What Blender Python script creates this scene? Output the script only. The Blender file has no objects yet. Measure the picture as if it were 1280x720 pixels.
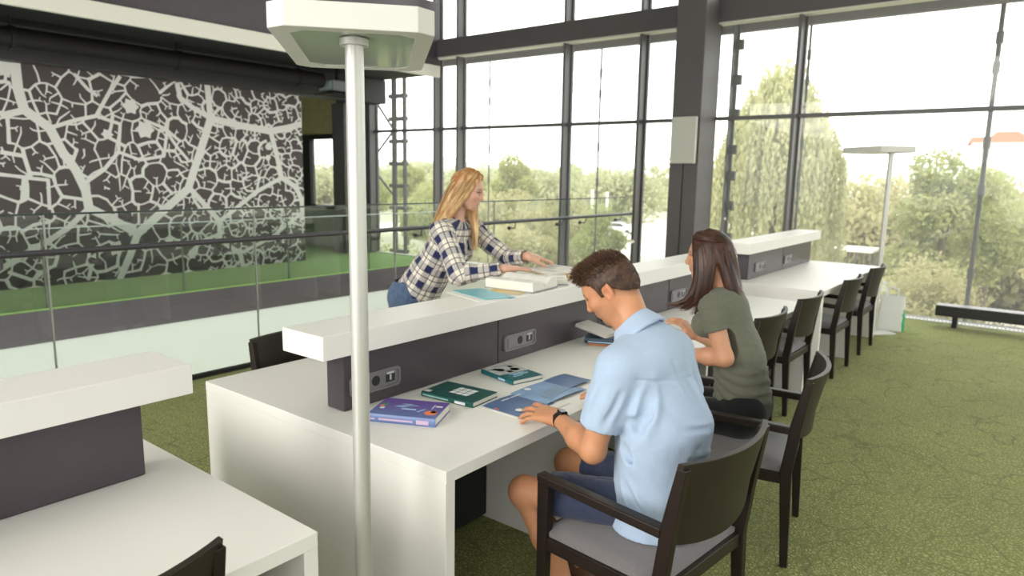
import bpy, bmesh, math, random
import numpy as np
from mathutils import Vector, Matrix, geometry

scene = bpy.context.scene
COL = scene.collection
# ------------------------------------------------------------------ camera
cam_d = bpy.data.cameras.new('camera')
cam = bpy.data.objects.new('camera', cam_d)
COL.objects.link(cam)
cam_d.sensor_width = 36.0
cam_d.lens = 868.2 / 1280 * 36.0
cam_d.clip_end = 2000
cam_d.dof.use_dof = True; cam_d.dof.focus_distance = 2.35; cam_d.dof.aperture_fstop = 3.2
YAW, PITCH, ROLL = .666, .1613, -.0171
fwd = Vector((-math.sin(YAW) * math.cos(PITCH), math.cos(YAW) * math.cos(PITCH), -math.sin(PITCH)))
rt = Vector((math.cos(YAW), math.sin(YAW), 0))
dn = fwd.cross(rt)
r2 = math.cos(ROLL) * rt + math.sin(ROLL) * dn
d2 = -math.sin(ROLL) * rt + math.cos(ROLL) * dn
cam.matrix_world = Matrix(((r2.x, -d2.x, -fwd.x, 0), (r2.y, -d2.y, -fwd.y, 0), (r2.z, -d2.z, -fwd.z, 1.70), (0, 0, 0, 1)))
scene.camera = cam
# ------------------------------------------------------------------ world, sun, exposure
scene.view_settings.view_transform = 'Standard'
scene.view_settings.look = 'None'
scene.view_settings.gamma = 1
scene.view_settings.exposure = 0.27
scene.view_settings.use_curve_mapping = False
SKY = 3.2
w = bpy.data.worlds.new('sky'); scene.world = w; w.use_nodes = True
nt = w.node_tree; nt.nodes.clear()
out = nt.nodes.new('ShaderNodeOutputWorld'); bg = nt.nodes.new('ShaderNodeBackground')
tc = nt.nodes.new('ShaderNodeTexCoord'); sep = nt.nodes.new('ShaderNodeSeparateXYZ')
mp = nt.nodes.new('ShaderNodeMapping'); mp.inputs['Scale'].default_value = (1.2, 1.2, 4)
nz = nt.nodes.new('ShaderNodeTexNoise'); nz.inputs['Scale'].default_value = 2.2; nz.inputs['Detail'].default_value = 4
rp = nt.nodes.new('ShaderNodeValToRGB')
rp.color_ramp.elements[0].position = .35; rp.color_ramp.elements[0].color = (.86, .89, .92, 1)
rp.color_ramp.elements[1].position = .62; rp.color_ramp.elements[1].color = (1, .97, .925, 1)
nt.links.new(tc.outputs['Generated'], mp.inputs['Vector']); nt.links.new(mp.outputs['Vector'], nz.inputs['Vector'])
nt.links.new(nz.outputs['Fac'], rp.inputs['Fac']); nt.links.new(rp.outputs['Color'], bg.inputs['Color'])
bg.inputs['Strength'].default_value = SKY
nt.links.new(bg.outputs['Background'], out.inputs['Surface'])
sun_d = bpy.data.lights.new('sun', 'SUN'); sun_d.energy = 2.0; sun_d.angle = math.radians(32); sun_d.color = (1, .95, .86)
sun = bpy.data.objects.new('sun', sun_d); COL.objects.link(sun)
sun.rotation_euler = Vector((.22, .93, -.33)).to_track_quat('-Z', 'Y').to_euler()

# ------------------------------------------------------------------ helpers
def tag(o, label, cat, group=None):
    o['label'] = label; o['category'] = cat
    if group: o['group'] = group
    return o
def struct(o):
    o['kind'] = 'structure'; return o
def empty(name, loc=(0, 0, 0), rz=0, label=None, cat=None, group=None):
    o = bpy.data.objects.new(name, None); COL.objects.link(o)
    o.location = loc; o.rotation_euler = (0, 0, rz); o.empty_display_size = .1
    if label: tag(o, label, cat, group)
    return o
def copy_tree(o, parent=None):
    c = o.copy(); COL.objects.link(c)
    if parent: c.parent = parent
    for ch in list(o.children): copy_tree(ch, c)
    return c
MATS = {}
def mat(name, color, rough=.5, metal=0, noise=0, nscale=20, bump=0, bscale=200, spec=.5, sheen=0, coat=0):
    if name in MATS: return MATS[name]
    m = bpy.data.materials.new(name); m.use_nodes = True; MATS[name] = m
    nt = m.node_tree; b = nt.nodes['Principled BSDF']
    b.inputs['Base Color'].default_value = (*color, 1); b.inputs['Roughness'].default_value = rough
    b.inputs['Metallic'].default_value = metal; b.inputs['Specular IOR Level'].default_value = spec
    if sheen: b.inputs['Sheen Weight'].default_value = sheen
    if coat: b.inputs['Coat Weight'].default_value = coat
    t = nt.nodes.new('ShaderNodeTexCoord')
    if noise:
        n = nt.nodes.new('ShaderNodeTexNoise'); n.inputs['Scale'].default_value = nscale; n.inputs['Detail'].default_value = 5
        mx = nt.nodes.new('ShaderNodeMix'); mx.data_type = 'RGBA'
        mx.inputs['A'].default_value = (*[c * (1 - noise) for c in color], 1)
        mx.inputs['B'].default_value = (*[min(1, c * (1 + noise)) for c in color], 1)
        nt.links.new(t.outputs['Object'], n.inputs['Vector']); nt.links.new(n.outputs['Fac'], mx.inputs['Factor'])
        nt.links.new(mx.outputs['Result'], b.inputs['Base Color'])
    if bump:
        n2 = nt.nodes.new('ShaderNodeTexNoise'); n2.inputs['Scale'].default_value = bscale; n2.inputs['Detail'].default_value = 3
        bp = nt.nodes.new('ShaderNodeBump'); bp.inputs['Strength'].default_value = bump; bp.inputs['Distance'].default_value = .01
        nt.links.new(t.outputs['Object'], n2.inputs['Vector']); nt.links.new(n2.outputs['Fac'], bp.inputs['Height'])
        nt.links.new(bp.outputs['Normal'], b.inputs['Normal'])
    return m
def glass_mat(name, tint, haze, refl=.5, haze_col=(.9, .92, .88)):
    m = bpy.data.materials.new(name); m.use_nodes = True; MATS[name] = m
    nt = m.node_tree; nt.nodes.clear(); N = nt.nodes.new; L = nt.links.new
    o = N('ShaderNodeOutputMaterial'); tr = N('ShaderNodeBsdfTransparent'); tr.inputs['Color'].default_value = (*tint, 1)
    gl = N('ShaderNodeBsdfGlossy'); gl.inputs['Roughness'].default_value = .02
    fr = N('ShaderNodeLayerWeight'); fr.inputs['Blend'].default_value = .5
    pw = N('ShaderNodeMath'); pw.operation = 'POWER'; pw.inputs[1].default_value = 5; L(fr.outputs['Facing'], pw.inputs[0])
    ma = N('ShaderNodeMath'); ma.operation = 'MULTIPLY_ADD'; ma.inputs[1].default_value = .95 * refl; ma.inputs[2].default_value = .045 * refl; L(pw.outputs[0], ma.inputs[0])
    mu = ma
    mx = N('ShaderNodeMixShader'); L(mu.outputs[0], mx.inputs['Fac']); L(tr.outputs[0], mx.inputs[1]); L(gl.outputs[0], mx.inputs[2])
    df = N('ShaderNodeBsdfTranslucent'); df.inputs['Color'].default_value = (*haze_col, 1)  # pale veil mixed into the glass imitates haze in the view behind it
    dd = N('ShaderNodeBsdfDiffuse'); dd.inputs['Color'].default_value = (*haze_col, 1)
    ad = N('ShaderNodeMixShader'); ad.inputs['Fac'].default_value = .5; L(df.outputs[0], ad.inputs[1]); L(dd.outputs[0], ad.inputs[2])
    m2 = N('ShaderNodeMixShader'); m2.inputs['Fac'].default_value = haze; L(mx.outputs[0], m2.inputs[1]); L(ad.outputs[0], m2.inputs[2])
    L(m2.outputs[0], o.inputs['Surface'])
    return m
class MB:
    """collects shapes, then links them as one mesh object"""
    def __init__(s): s.v = []; s.f = []; s.m = []; s.mi = 0
    def add(s, vs, fs):
        b = len(s.v); s.v += [tuple(p) for p in vs]; s.f += [tuple(i + b for i in f) for f in fs]; s.m += [s.mi] * len(fs); return s
    def box(s, a, b):
        x0, y0, z0 = a; x1, y1, z1 = b
        return s.add([(x0, y0, z0), (x1, y0, z0), (x1, y1, z0), (x0, y1, z0), (x0, y0, z1), (x1, y0, z1), (x1, y1, z1), (x0, y1, z1)],
                     [(0, 3, 2, 1), (4, 5, 6, 7), (0, 1, 5, 4), (1, 2, 6, 5), (2, 3, 7, 6), (3, 0, 4, 7)])
    def hexa(s, bot, top):
        n = len(bot)
        return s.add(list(bot) + list(top), [tuple(range(n))[::-1], tuple(range(n, 2 * n))] + [(i, (i + 1) % n, n + (i + 1) % n, n + i) for i in range(n)])
    def prism(s, poly, axis, a, b):
        f = {'x': lambda p, t: (t, p[0], p[1]), 'y': lambda p, t: (p[0], t, p[1]), 'z': lambda p, t: (p[0], p[1], t)}[axis]
        return s.hexa([f(p, a) for p in poly], [f(p, b) for p in poly])
    def tube(s, pts, rad, n=8, caps=True):
        pts = [Vector(p) for p in pts]; k = len(pts)
        if not hasattr(rad, '__len__'): rad = [rad] * k
        vs = []; prev = None
        for i, p in enumerate(pts):
            d = (pts[min(i + 1, k - 1)] - pts[max(i - 1, 0)]).normalized()
            if prev is None:
                u = d.orthogonal().normalized()
            else:
                u = (prev - d * prev.dot(d)).normalized()
            prev = u; v = d.cross(u)
            for j in range(n):
                a = 2 * math.pi * j / n; vs.append(p + (u * math.cos(a) + v * math.sin(a)) * rad[i])
        fs = [(i * n + j, i * n + (j + 1) % n, (i + 1) * n + (j + 1) % n, (i + 1) * n + j) for i in range(k - 1) for j in range(n)]
        if caps: fs += [tuple(range(n))[::-1], tuple(range((k - 1) * n, k * n))]
        return s.add(vs, fs)
    def bar(s, a, b, w, h, up=(0, 0, 1), w2=None, h2=None):
        a = Vector(a); b = Vector(b); d = (b - a).normalized(); u = Vector(up); x = d.cross(u).normalized(); u = x.cross(d)
        w2 = w2 or w; h2 = h2 or h
        q = lambda p, w, h: [p - x * w / 2 - u * h / 2, p + x * w / 2 - u * h / 2, p + x * w / 2 + u * h / 2, p - x * w / 2 + u * h / 2]
        return s.hexa(q(a, w, h), q(b, w2, h2))
    def build(s, name, mats, parent=None, bevel=0, smooth=40, seg=2):
        me = bpy.data.meshes.new(name); me.from_pydata(s.v, [], s.f)
        mats = mats if isinstance(mats, (list, tuple)) else [mats]
        for m in mats: me.materials.append(m)
        if len(mats) > 1: me.polygons.foreach_set('material_index', s.m)
        bm = bmesh.new(); bm.from_mesh(me); bmesh.ops.recalc_face_normals(bm, faces=bm.faces); bm.to_mesh(me); bm.free()
        if smooth:
            me.polygons.foreach_set('use_smooth', [True] * len(me.polygons)); me.set_sharp_from_angle(angle=math.radians(smooth))
        o = bpy.data.objects.new(name, me); COL.objects.link(o)
        if parent: o.parent = parent
        if bevel:
            b = o.modifiers.new('bevel', 'BEVEL'); b.width = bevel; b.segments = seg; b.limit_method = 'ANGLE'; b.angle_limit = math.radians(40); b.harden_normals = True
        return o
# ------------------------------------------------------------------ materials of the room
M_white = mat('white_laminate', (.80, .785, .75), .38, noise=.02, nscale=3)
M_panel = mat('anthracite_laminate', (.056, .044, .053), .36, noise=.12, nscale=6)
M_dark = mat('dark_grey_metal', (.085, .078, .08), .5, noise=.06, nscale=4)
M_mull = mat('mullion_metal', (.10, .096, .098), .4, noise=.05)
M_rod = mat('dark_rod_metal', (.035, .032, .034), .5)
M_colm = mat('column_paint', (.098, .088, .092), .5, noise=.06, nscale=3)
M_black = mat('black_void', (.012, .013, .014), .7)
M_duct = mat('black_duct', (.010, .009, .009), .6, noise=.2, nscale=3, spec=.2)
M_cream = mat('cream_trim', (.72, .70, .62), .55)
M_lwhite = mat('pale_wall_paint', (.60, .63, .58), .6, noise=.02, nscale=2)
M_steel = mat('brushed_steel', (.62, .62, .60), .28, metal=1, noise=.05)
M_alu = mat('satin_aluminium', (.56, .56, .53), .42, metal=.55, noise=.03)
M_lamp = mat('lamp_housing_paint', (.66, .66, .62), .45)
M_wood = mat('tan_wood_panel', (.62, .51, .27), .5, noise=.15, nscale=8)
M_ceil = mat('ceiling_paint', (.7, .69, .66), .8)
M_glass = glass_mat('window_glass', (.97, .985, .96), .055, .35)  # outdoor haze is put into the pane as a milky share
M_rail = glass_mat('balustrade_glass', (.945, .965, .95), .005, 1.0, (.7, .8, .75))

def carpet_mat(name, c1, c2, line):
    m = bpy.data.materials.new(name); m.use_nodes = True; nt = m.node_tree; N = nt.nodes.new; L = nt.links.new
    b = nt.nodes['Principled BSDF']; b.inputs['Roughness'].default_value = .95; b.inputs['Specular IOR Level'].default_value = .15
    b.inputs['Sheen Weight'].default_value = .08
    t = N('ShaderNodeTexCoord')
    n0 = N('ShaderNodeTexNoise'); n0.inputs['Scale'].default_value = 7; n0.inputs['Detail'].default_value = 3
    vadd = N('ShaderNodeMix'); vadd.data_type = 'VECTOR'; vadd.inputs['Factor'].default_value = .09
    L(t.outputs['Object'], n0.inputs['Vector']); L(t.outputs['Object'], vadd.inputs['A']); L(n0.outputs['Color'], vadd.inputs['B'])
    # fine worm texture
    n1 = N('ShaderNodeTexVoronoi'); n1.feature = 'DISTANCE_TO_EDGE'; n1.inputs['Scale'].default_value = 60
    L(vadd.outputs['Result'], n1.inputs['Vector'])
    r1 = N('ShaderNodeValToRGB'); r1.color_ramp.elements[0].position = .04; r1.color_ramp.elements[1].position = .3
    L(n1.outputs['Distance'], r1.inputs['Fac'])
    # large cracked cells
    v2 = N('ShaderNodeTexVoronoi'); v2.feature = 'DISTANCE_TO_EDGE'; v2.inputs['Scale'].default_value = 4.2
    L(vadd.outputs['Result'], v2.inputs['Vector'])
    r2 = N('ShaderNodeValToRGB'); r2.color_ramp.elements[0].position = .008; r2.color_ramp.elements[0].color = (0, 0, 0, 1); r2.color_ramp.elements[1].position = .035
    L(v2.outputs['Distance'], r2.inputs['Fac'])
    # broken lines: only where a noise is high
    n3 = N('ShaderNodeTexNoise'); n3.inputs['Scale'].default_value = 3; L(t.outputs['Object'], n3.inputs['Vector'])
    r3 = N('ShaderNodeValToRGB'); r3.color_ramp.elements[0].position = .42; r3.color_ramp.elements[1].position = .55; L(n3.outputs['Fac'], r3.inputs['Fac'])
    mxl = N('ShaderNodeMath'); mxl.operation = 'MAXIMUM'; L(r2.outputs['Color'], mxl.inputs[0]); L(r3.outputs['Color'], mxl.inputs[1])
    n4 = N('ShaderNodeTexNoise'); n4.inputs['Scale'].default_value = 1.3; n4.inputs['Detail'].default_value = 6; L(t.outputs['Object'], n4.inputs['Vector'])
    a = N('ShaderNodeMix'); a.data_type = 'RGBA'; a.inputs['A'].default_value = (*c1, 1); a.inputs['B'].default_value = (*c2, 1); L(r1.outputs['Color'], a.inputs['Factor'])
    a2 = N('ShaderNodeMix'); a2.data_type = 'RGBA'; a2.blend_type = 'MULTIPLY'; a2.inputs['Factor'].default_value = .35; L(a.outputs['Result'], a2.inputs['A']); L(n4.outputs['Fac'], a2.inputs['B'])
    c = N('ShaderNodeMix'); c.data_type = 'RGBA'; c.inputs['A'].default_value = (*line, 1); L(a2.outputs['Result'], c.inputs['B']); L(mxl.outputs[0], c.inputs['Factor'])
    L(c.outputs['Result'], b.inputs['Base Color'])
    bp = N('ShaderNodeBump'); bp.inputs['Strength'].default_value = .5; bp.inputs['Distance'].default_value = .006; L(r1.outputs['Color'], bp.inputs['Height']); L(bp.outputs['Normal'], b.inputs['Normal'])
    return m
M_carpet = carpet_mat('green_carpet', (.205, .225, .065), (.41, .44, .165), (.15, .16, .055))
M_carpet2 = mat('bright_green_carpet', (.24, .40, .12), .95, noise=.12, nscale=5)

# ------------------------------------------------------------------ floors, slabs, ceiling
struct(MB().box((-5.42, -4, -.3), (7, 9.9, 0)).build('floor', M_carpet, smooth=0))
struct(MB().box((-18, -4, -.02), (-9.58, 9.95, 0)).build('floor_far', M_carpet2, smooth=0))
struct(MB().box((-18, -4, -.42), (-9.575, 9.95, -.02)).build('trim_1', M_panel, smooth=0))                 # dark slab edge across the void
struct(MB().box((-9.7, -4, -4.2), (-9.6, 9.95, -.42)).build('wall_void', M_lwhite, smooth=0))
struct(MB().box((-9.7, -4, -4.3), (-5.3, 9.95, -4.2)).build('floor_below', M_lwhite, smooth=0))
struct(MB().box((-5.47, -4, -.34), (-5.42, 9.9, .035)).build('trim_2', M_black, smooth=0))               # dark floor edge profile
# upper slab: cream edge band, dark parapet above, dark soffit
struct(MB().box((-9.64, -4, 3.50), (-9.56, 9.85, 3.71)).build('trim_3', M_cream, bevel=.006))
struct(MB().box((-18, -4, 3.56), (-9.64, 9.85, 3.70)).build('ceiling_far', M_black, smooth=0))
struct(MB().box((-9.70, -4, 3.71), (-9.60, 9.85, 4.85)).build('wall_upper', M_panel, smooth=0))
struct(MB().box((-11.55, -4, 3.09), (-11.15, 9.9, 3.56)).build('trim_4', mat('soffit_beam', (.028, .026, .026), .6), bevel=.01))              # drop beam over the mural
struct(MB().box((-9.7, -4, 6.5), (7, 10.0, 6.7)).build('ceiling', M_ceil, smooth=0))
pipe = empty('air_duct', (-10.6, 2, 3.3), 0, 'long black round air duct under the dark soffit above the mural', 'duct')
m = MB(); m.tube([(0, -6, 0), (0, 5.9, 0)], .13, 20); m.build('duct_run', M_duct, pipe)
for yy in (-3, -.9, 1.2, 3.3, 5.4):
    m = MB(); m.tube([(0, yy, 0), (0, yy + .06, 0)], .145, 20); m.build('duct_collar', M_duct, pipe)
    MB().box((-.012, yy + .02, .13), (.012, yy + .04, .26)).build('hanger', M_duct, pipe)
pj = empty('ceiling_projector', (-10.6, 8.25, 3.12), 0, 'small dark grey box with glassy front hung by the end of the black duct', 'projector')
MB().box((-.2, -.25, 0), (.2, .25, .2)).build('body', mat('grey_box', (.10, .11, .11), .3), pj, bevel=.02)
MB().box((-.17, -.262, .03), (.17, -.25, .17)).build('front_glass', mat('grey_glass', (.25, .30, .30), .1), pj)
MB().box((-.28, -.3, -.05), (.28, .3, -.03)).build('shelf_plate', M_duct, pj)
MB().box((-.02, -.02, .2), (.02, .02, .44)).build('hanger', M_duct, pj)

# ------------------------------------------------------------------ the mural wall
random.seed(11)
MY0, MY1, MZ1, MX = 1.2, 8.03, 3.09, -11.4
M_mural = mat('mural_brown', (.052, .038, .037), .5, noise=.10, nscale=1.5)
M_vein = mat('mural_vein', (.63, .62, .585), .55)
mur = MB(); mur.box((MX - .12, MY0, 0.0), (MX, MY1, MZ1)); mur.mi = 1
E_ = .003
LC = [0]
def lay(l):
    LC[0] += 1; return E_ + l + (LC[0] % 97) * 1.2e-5
def strip(p, q, w0, w1, lift=0.0):
    (y0, z0), (y1, z1) = p, q; dy, dz = y1 - y0, z1 - z0; l = math.hypot(dy, dz)
    if l < 1e-4: return
    ny, nz = -dz / l, dy / l
    P = [(y0 + ny * w0 / 2, z0 + nz * w0 / 2), (y1 + ny * w1 / 2, z1 + nz * w1 / 2), (y1 - ny * w1 / 2, z1 - nz * w1 / 2), (y0 - ny * w0 / 2, z0 - nz * w0 / 2)]
    lf = lay(lift); P = [(min(MY1, max(MY0, a)), min(MZ1, max(0, b))) for a, b in P]
    mur.add([(MX + lf, a, b) for a, b in P], [(0, 1, 2, 3)])
def disc(p, r, lift=0.0, n=10, jag=0):
    y, z = p
    P = [(y + math.cos(6.2832 * i / n) * r * (1 + jag * (i % 2)), z + math.sin(6.2832 * i / n) * r * (1 + jag * (i % 2))) for i in range(n)]
    lf = lay(lift); P = [(min(MY1, max(MY0, a)), min(MZ1, max(0, b))) for a, b in P]
    mur.add([(MX + lf, a, b) for a, b in P], [tuple(range(n))])
def wall_pt(u, v):        # where a line of sight from the camera point meets the mural plane: used once, to lay out the thick veins
    d = r2 * ((u - 640) / 868.2) + d2 * ((v - 360) / 868.2) + fwd
    t = MX / d.x; return (d.y * t, 1.70 + d.z * t)
main_veins = [
    (.16, [(18, 74), (22, 110), (30, 137), (62, 160), (78, 190), (95, 213), (107, 238), (111, 260), (140, 274), (172, 292), (235, 236), (250, 190), (258, 165), (263, 148)]),
    (.11, [(0, 145), (30, 138)]), (.10, [(111, 260), (85, 285), (62, 300), (30, 318), (-20, 350)]),
    (.13, [(263, 148), (259, 106)]), (.10, [(263, 148), (240, 134), (225, 122), (221, 103)]),
    (.15, [(263, 148), (300, 157), (338, 164), (360, 160), (380, 155)]), (.12, [(338, 164), (346, 195), (352, 222), (370, 234), (377, 250), (378, 275)]),
    (.09, [(352, 222), (320, 240), (293, 262), (275, 276)]), (.11, [(235, 233), (255, 255), (274, 276), (275, 300), (300, 317), (304, 336)]),
    (.14, [(172, 292), (163, 318), (150, 350)]), (.08, [(300, 317), (340, 296), (380, 264)]),
    (.07, [(62, 160), (95, 150), (120, 145), (135, 118), (150, 95)]), (.06, [(120, 145), (150, 155), (148, 190), (175, 200), (205, 195), (210, 150)]),
    (.07, [(107, 228), (130, 212), (148, 190)]), (.06, [(92, 92), (110, 112), (122, 120)]), (.07, [(0, 190), (30, 195), (38, 220), (30, 222), (28, 250)]),
    (.06, [(30, 222), (60, 225), (62, 262)]), (.07, [(238, 315), (255, 300), (280, 290)]), (.06, [(65, 333), (40, 350), (10, 340)]), (.07, [(110, 350), (118, 320), (130, 312)]),
    (.06, [(180, 150), (205, 160), (222, 185), (235, 200)])]
mv_pts = []
for wd, pl in main_veins:
    wd *= .80; P = [wall_pt(*p) for p in pl]
    for a, b in zip(P, P[1:]):
        strip(a, b, wd, wd, .001)
        for k in range(8): mv_pts.append((a[0] + (b[0] - a[0]) * k / 8, a[1] + (b[1] - a[1]) * k / 8, wd))
    for a in P[1:-1]: disc(a, wd / 2, .001)
for p, r in (((163, 133), .13), ((181, 162), .15), ((134, 168), .09), ((145, 310), .13), ((336, 183), .08), ((335, 197), .06), ((240, 318), .09), ((2, 83), .16), ((212, 300), .07)):
    disc(wall_pt(*p), r, .001, 12, -.3)
mv = np.array(mv_pts)
seeds = []
tries = 0
while tries < 9000:
    tries += 1
    y = random.uniform(MY0 - .3, MY1 + .3); z = random.uniform(-.3, MZ1 + .3)
    g = .295 - .11 * max(0, min(1, (y - 4.6) / 2.2))       # cells get finer towards the window
    if all((y - a) ** 2 + (z - b) ** 2 > g * g for a, b in seeds): seeds.append((y, z))
r = geometry.delaunay_2d_cdt([Vector(p) for p in seeds], [], [], 0, 1e-6)
dv, dfaces = r[0], r[2]
def circ(a, b, c):
    d = 2 * (a.x * (b.y - c.y) + b.x * (c.y - a.y) + c.x * (a.y - b.y))
    if abs(d) < 1e-9: return (a + b + c) / 3
    ux = (a.length_squared * (b.y - c.y) + b.length_squared * (c.y - a.y) + c.length_squared * (a.y - b.y)) / d
    uy = (a.length_squared * (c.x - b.x) + b.length_squared * (a.x - c.x) + c.length_squared * (b.x - a.x)) / d
    return Vector((ux, uy))
cc = []
for f in dfaces:
    c = circ(*[dv[i] for i in f]); g = sum((dv[i] for i in f), Vector((0, 0))) / 3
    cc.append(c * .6 + g * .4)
ed = {}
for fi, f in enumerate(dfaces):
    for i in range(3):
        ed.setdefault(tuple(sorted((f[i], f[(i + 1) % 3]))), []).append(fi)
def inside(p): return MY0 < p[0] < MY1 and 0 < p[1] < MZ1
for (ia, ib), fs in ed.items():
    if len(fs) != 2: continue
    a, b = cc[fs[0]], cc[fs[1]]
    if not (inside(a) or inside(b)) or (a - b).length > 1.0: continue
    wd = random.choice((.022, .026, .032, .044))
    mid = (a + b) / 2 + Vector((random.uniform(-.03, .03), random.uniform(-.03, .03)))
    if random.random() < .9:
        strip(a, mid, wd * 1.2, wd); strip(mid, b, wd, wd * 1.2); disc(a, wd * .65, 0, 8); disc(b, wd * .65, 0, 8); disc(mid, wd * .5, 0, 6)
    # dead-end twigs growing from the edge into the cell
    for cell in (ia, ib):
        if random.random() < .5 and inside(mid):
            tgt = dv[cell]; d = tgt - mid
            q = mid + d * random.uniform(.35, .7); ang = random.uniform(-.7, .7)
            e = q + Vector((d.x * math.cos(ang) - d.y * math.sin(ang), d.x * math.sin(ang) + d.y * math.cos(ang))) * random.uniform(.15, .35)
            strip(mid, q, .026, .02); strip(q, e, .02, .014); disc(q, .011, 0, 6)
            if random.random() < .6:
                ang = -1.3 * (1 if ang > 0 else -1)
                e2 = q + Vector((d.x * math.cos(ang) - d.y * math.sin(ang), d.x * math.sin(ang) + d.y * math.cos(ang))) * .3
                strip(q, e2, .02, .014)
o = mur.build('mural_wall', [M_mural, M_vein], smooth=0)
tag(o, 'large brown wall mural covered with a pale leaf vein pattern', 'mural')

# far end beyond the mural: tan panel, narrow window, dark pillar
struct(MB().box((-16, 9.8, 2.52), (-12.6, 9.9, 3.56)).build('wall_end', M_wood, smooth=0))
wn = struct(MB().box((-13.9, 9.78, .9), (-13.62, 9.92, 2.52)).box((-13.62, 9.78, 2.42), (-12.6, 9.92, 2.52)).box((-13.62, 9.78, .88), (-12.6, 9.92, .96)).build('window_3', M_black, smooth=0))
MB().box((-13.62, 9.85, .96), (-12.6, 9.86, 2.42)).build('pane', M_glass, wn, smooth=0)
struct(MB().box((-16, 9.8, 0), (-12.6, 9.9, .88)).build('wall_end_low', mat('grey_green_wall', (.22, .25, .22), .6), smooth=0))
struct(MB().box((-12.16, 9.3, -4), (-11.76, 9.7, 3.10)).build('trim_5', M_dark, bevel=.01))
struct(MB().box((-12.6, 9.75, -4), (-11.68, 9.9, 3.95)).build('trim_6', mat('dark_slate_paint', (.06, .065, .07), .5), bevel=.01))
# unseen walls added to hold down the daylight inside, with large window openings
def wall_y(name, y, x0, x1, z0, z1, ops):
    m = MB(); xs = x0
    for a, b, c, d in ops:
        m.box((xs, y - .15, z0), (a, y, z1)); m.box((a, y - .15, z0), (b, y, c)); m.box((a, y - .15, d), (b, y, z1)); xs = b
    m.box((xs, y - .15, z0), (x1, y, z1)); return struct(m.build(name, M_ceil, smooth=0))
wall_y('wall_back_unseen', -4, -18, 7, -4.3, 6.7, [(-8.8, -6.0, .8, 4.2), (-4.6, -.6, .5, 5.2), (.4, 4.4, .5, 5.2)])
struct(MB().box((7, -4.15, -.3), (7.15, 10, .6)).box((7, -4.15, 3.6), (7.15, 10, 6.7)).box((7, -4.15, .6), (7.15, -1, 3.6)).box((7, 4.2, .6), (7.15, 5.4, 3.6)).build('wall_right_unseen', M_ceil, smooth=0))
struct(MB().box((-18.15, -4.15, -4.3), (-18, 10, 6.7)).build('wall_left_unseen', M_ceil, smooth=0))
struct(MB().box((-18.15, -4.15, 6.5), (-9.7, 10, 6.7)).build('ceiling_upper', M_ceil, smooth=0))

# ------------------------------------------------------------------ glazed facade
def facade(name, x0, x1, mulls, panes, top=6.5):
    root = struct(MB().box((x0, 9.80, 3.87), (x1, 10.0, 4.18)).build(name, M_dark, bevel=.008))
    MB().box((x0, 9.83, 3.845), (x1, 9.99, 3.868)).build('lower_flange', M_cream, root)
    for z in (2.53,):
        MB().box((x0, 9.92, z), (x1, 10.03, z + .05)).build('transom', M_mull, root)
    MB().box((x0, 9.95, -4.3 if x1 < -4 else -.3), (x1, 10.03, .02)).build('sill', M_cream if x1 < -4 else M_dark, root)
    for x in mulls:
        MB().box((x - .022, 9.82, -4.2 if x1 < -5.5 else 0), (x + .022, 10.0, 3.845)).box((x - .022, 9.82, 4.18), (x + .022, 10.0, top)).box((x - .05, 9.99, -.3), (x + .05, 10.04, top)).build('mullion', M_mull, root)
    for a, b in zip(panes, panes[1:]):
        MB().box((a, 10.005, -4.2 if x1 < -4 else 0), (b, 10.015, top)).build('pane', M_glass, root, smooth=0)
    return root
W1 = facade('window_1', -11.75, -4.5, [-11.6, -9.70, -9.10, -6.71, -5.31], [-11.75, -9.7, -6.71, -5.31, -4.5])
W2 = facade('window_2', -4.1, 7, [-2.98, 2.2, 4.6, 6.9], [-4.1, -2.98, 2.2, 7])
# outer skin: spandrel behind the glass, hanging rods with fittings, ladder of clips, braced mast
for root, x0, x1 in ((W1, -12.2, -4.5), (W2, -4.4, 7)):
    m = MB(); m.box((x0, 10.5, 3.84), (x1, 10.6, 4.3)); m.build('outer_spandrel', mat('purple_grey_metal', (.13, .11, .125), .5), root)
def rod(root, x, r):
    m = MB(); m.tube([(x, 10.6, -1 if root is W1 else -.2), (x, 10.6, 4.0)], r, 10)
    for z in (.55, 1.6, 2.2, 3.1, 3.45): m.tube([(x, 10.6, z - .07), (x, 10.6, z + .07)], r * 1.5, 10)
    m.build('hanging_rod', M_rod, root)
for x, r_ in ((-8.96, .014), (-6.47, .016)): rod(W1, x, r_)
for x, r_ in ((-3.06, .018), (-.84, .028)): rod(W2, x, r_)
MB().box((-3.97, 10.06, -.2), (-3.955, 10.26, 3.9)).box((-3.95, 10.18, -.2), (-3.92, 10.21, 3.9)).build('glass_fin', M_rod, W2)
for z in (.35, .83, 1.305, 1.74, 2.12, 2.63, 3.11, 3.6):
    MB().box((-3.965, 10.14, z - .07), (-3.845, 10.2, z + .07)).build('clamp', M_rod, W2, bevel=.006)
m = MB()
for x in (-11.68, -11.35): m.tube([(x, 10.6, -1), (x, 10.6, 3.9)], .06 if x < -11.5 else .045, 10)
for k in range(10):
    z = -.5 + k * .48; m.box((-11.80, 10.54, z - .04), (-11.3, 10.66, z + .04))
m.tube([(-12.35, 10.6, 3.35), (-11.72, 10.6, 2.65)], .025, 8); m.tube([(-12.35, 10.6, 2.05), (-11.72, 10.6, 2.6)], .025, 8); m.tube([(-12.35, 10.6, 1.75), (-11.72, 10.6, 1.2)], .025, 8)
m.build('braced_mast', M_rod, W1)

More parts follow.
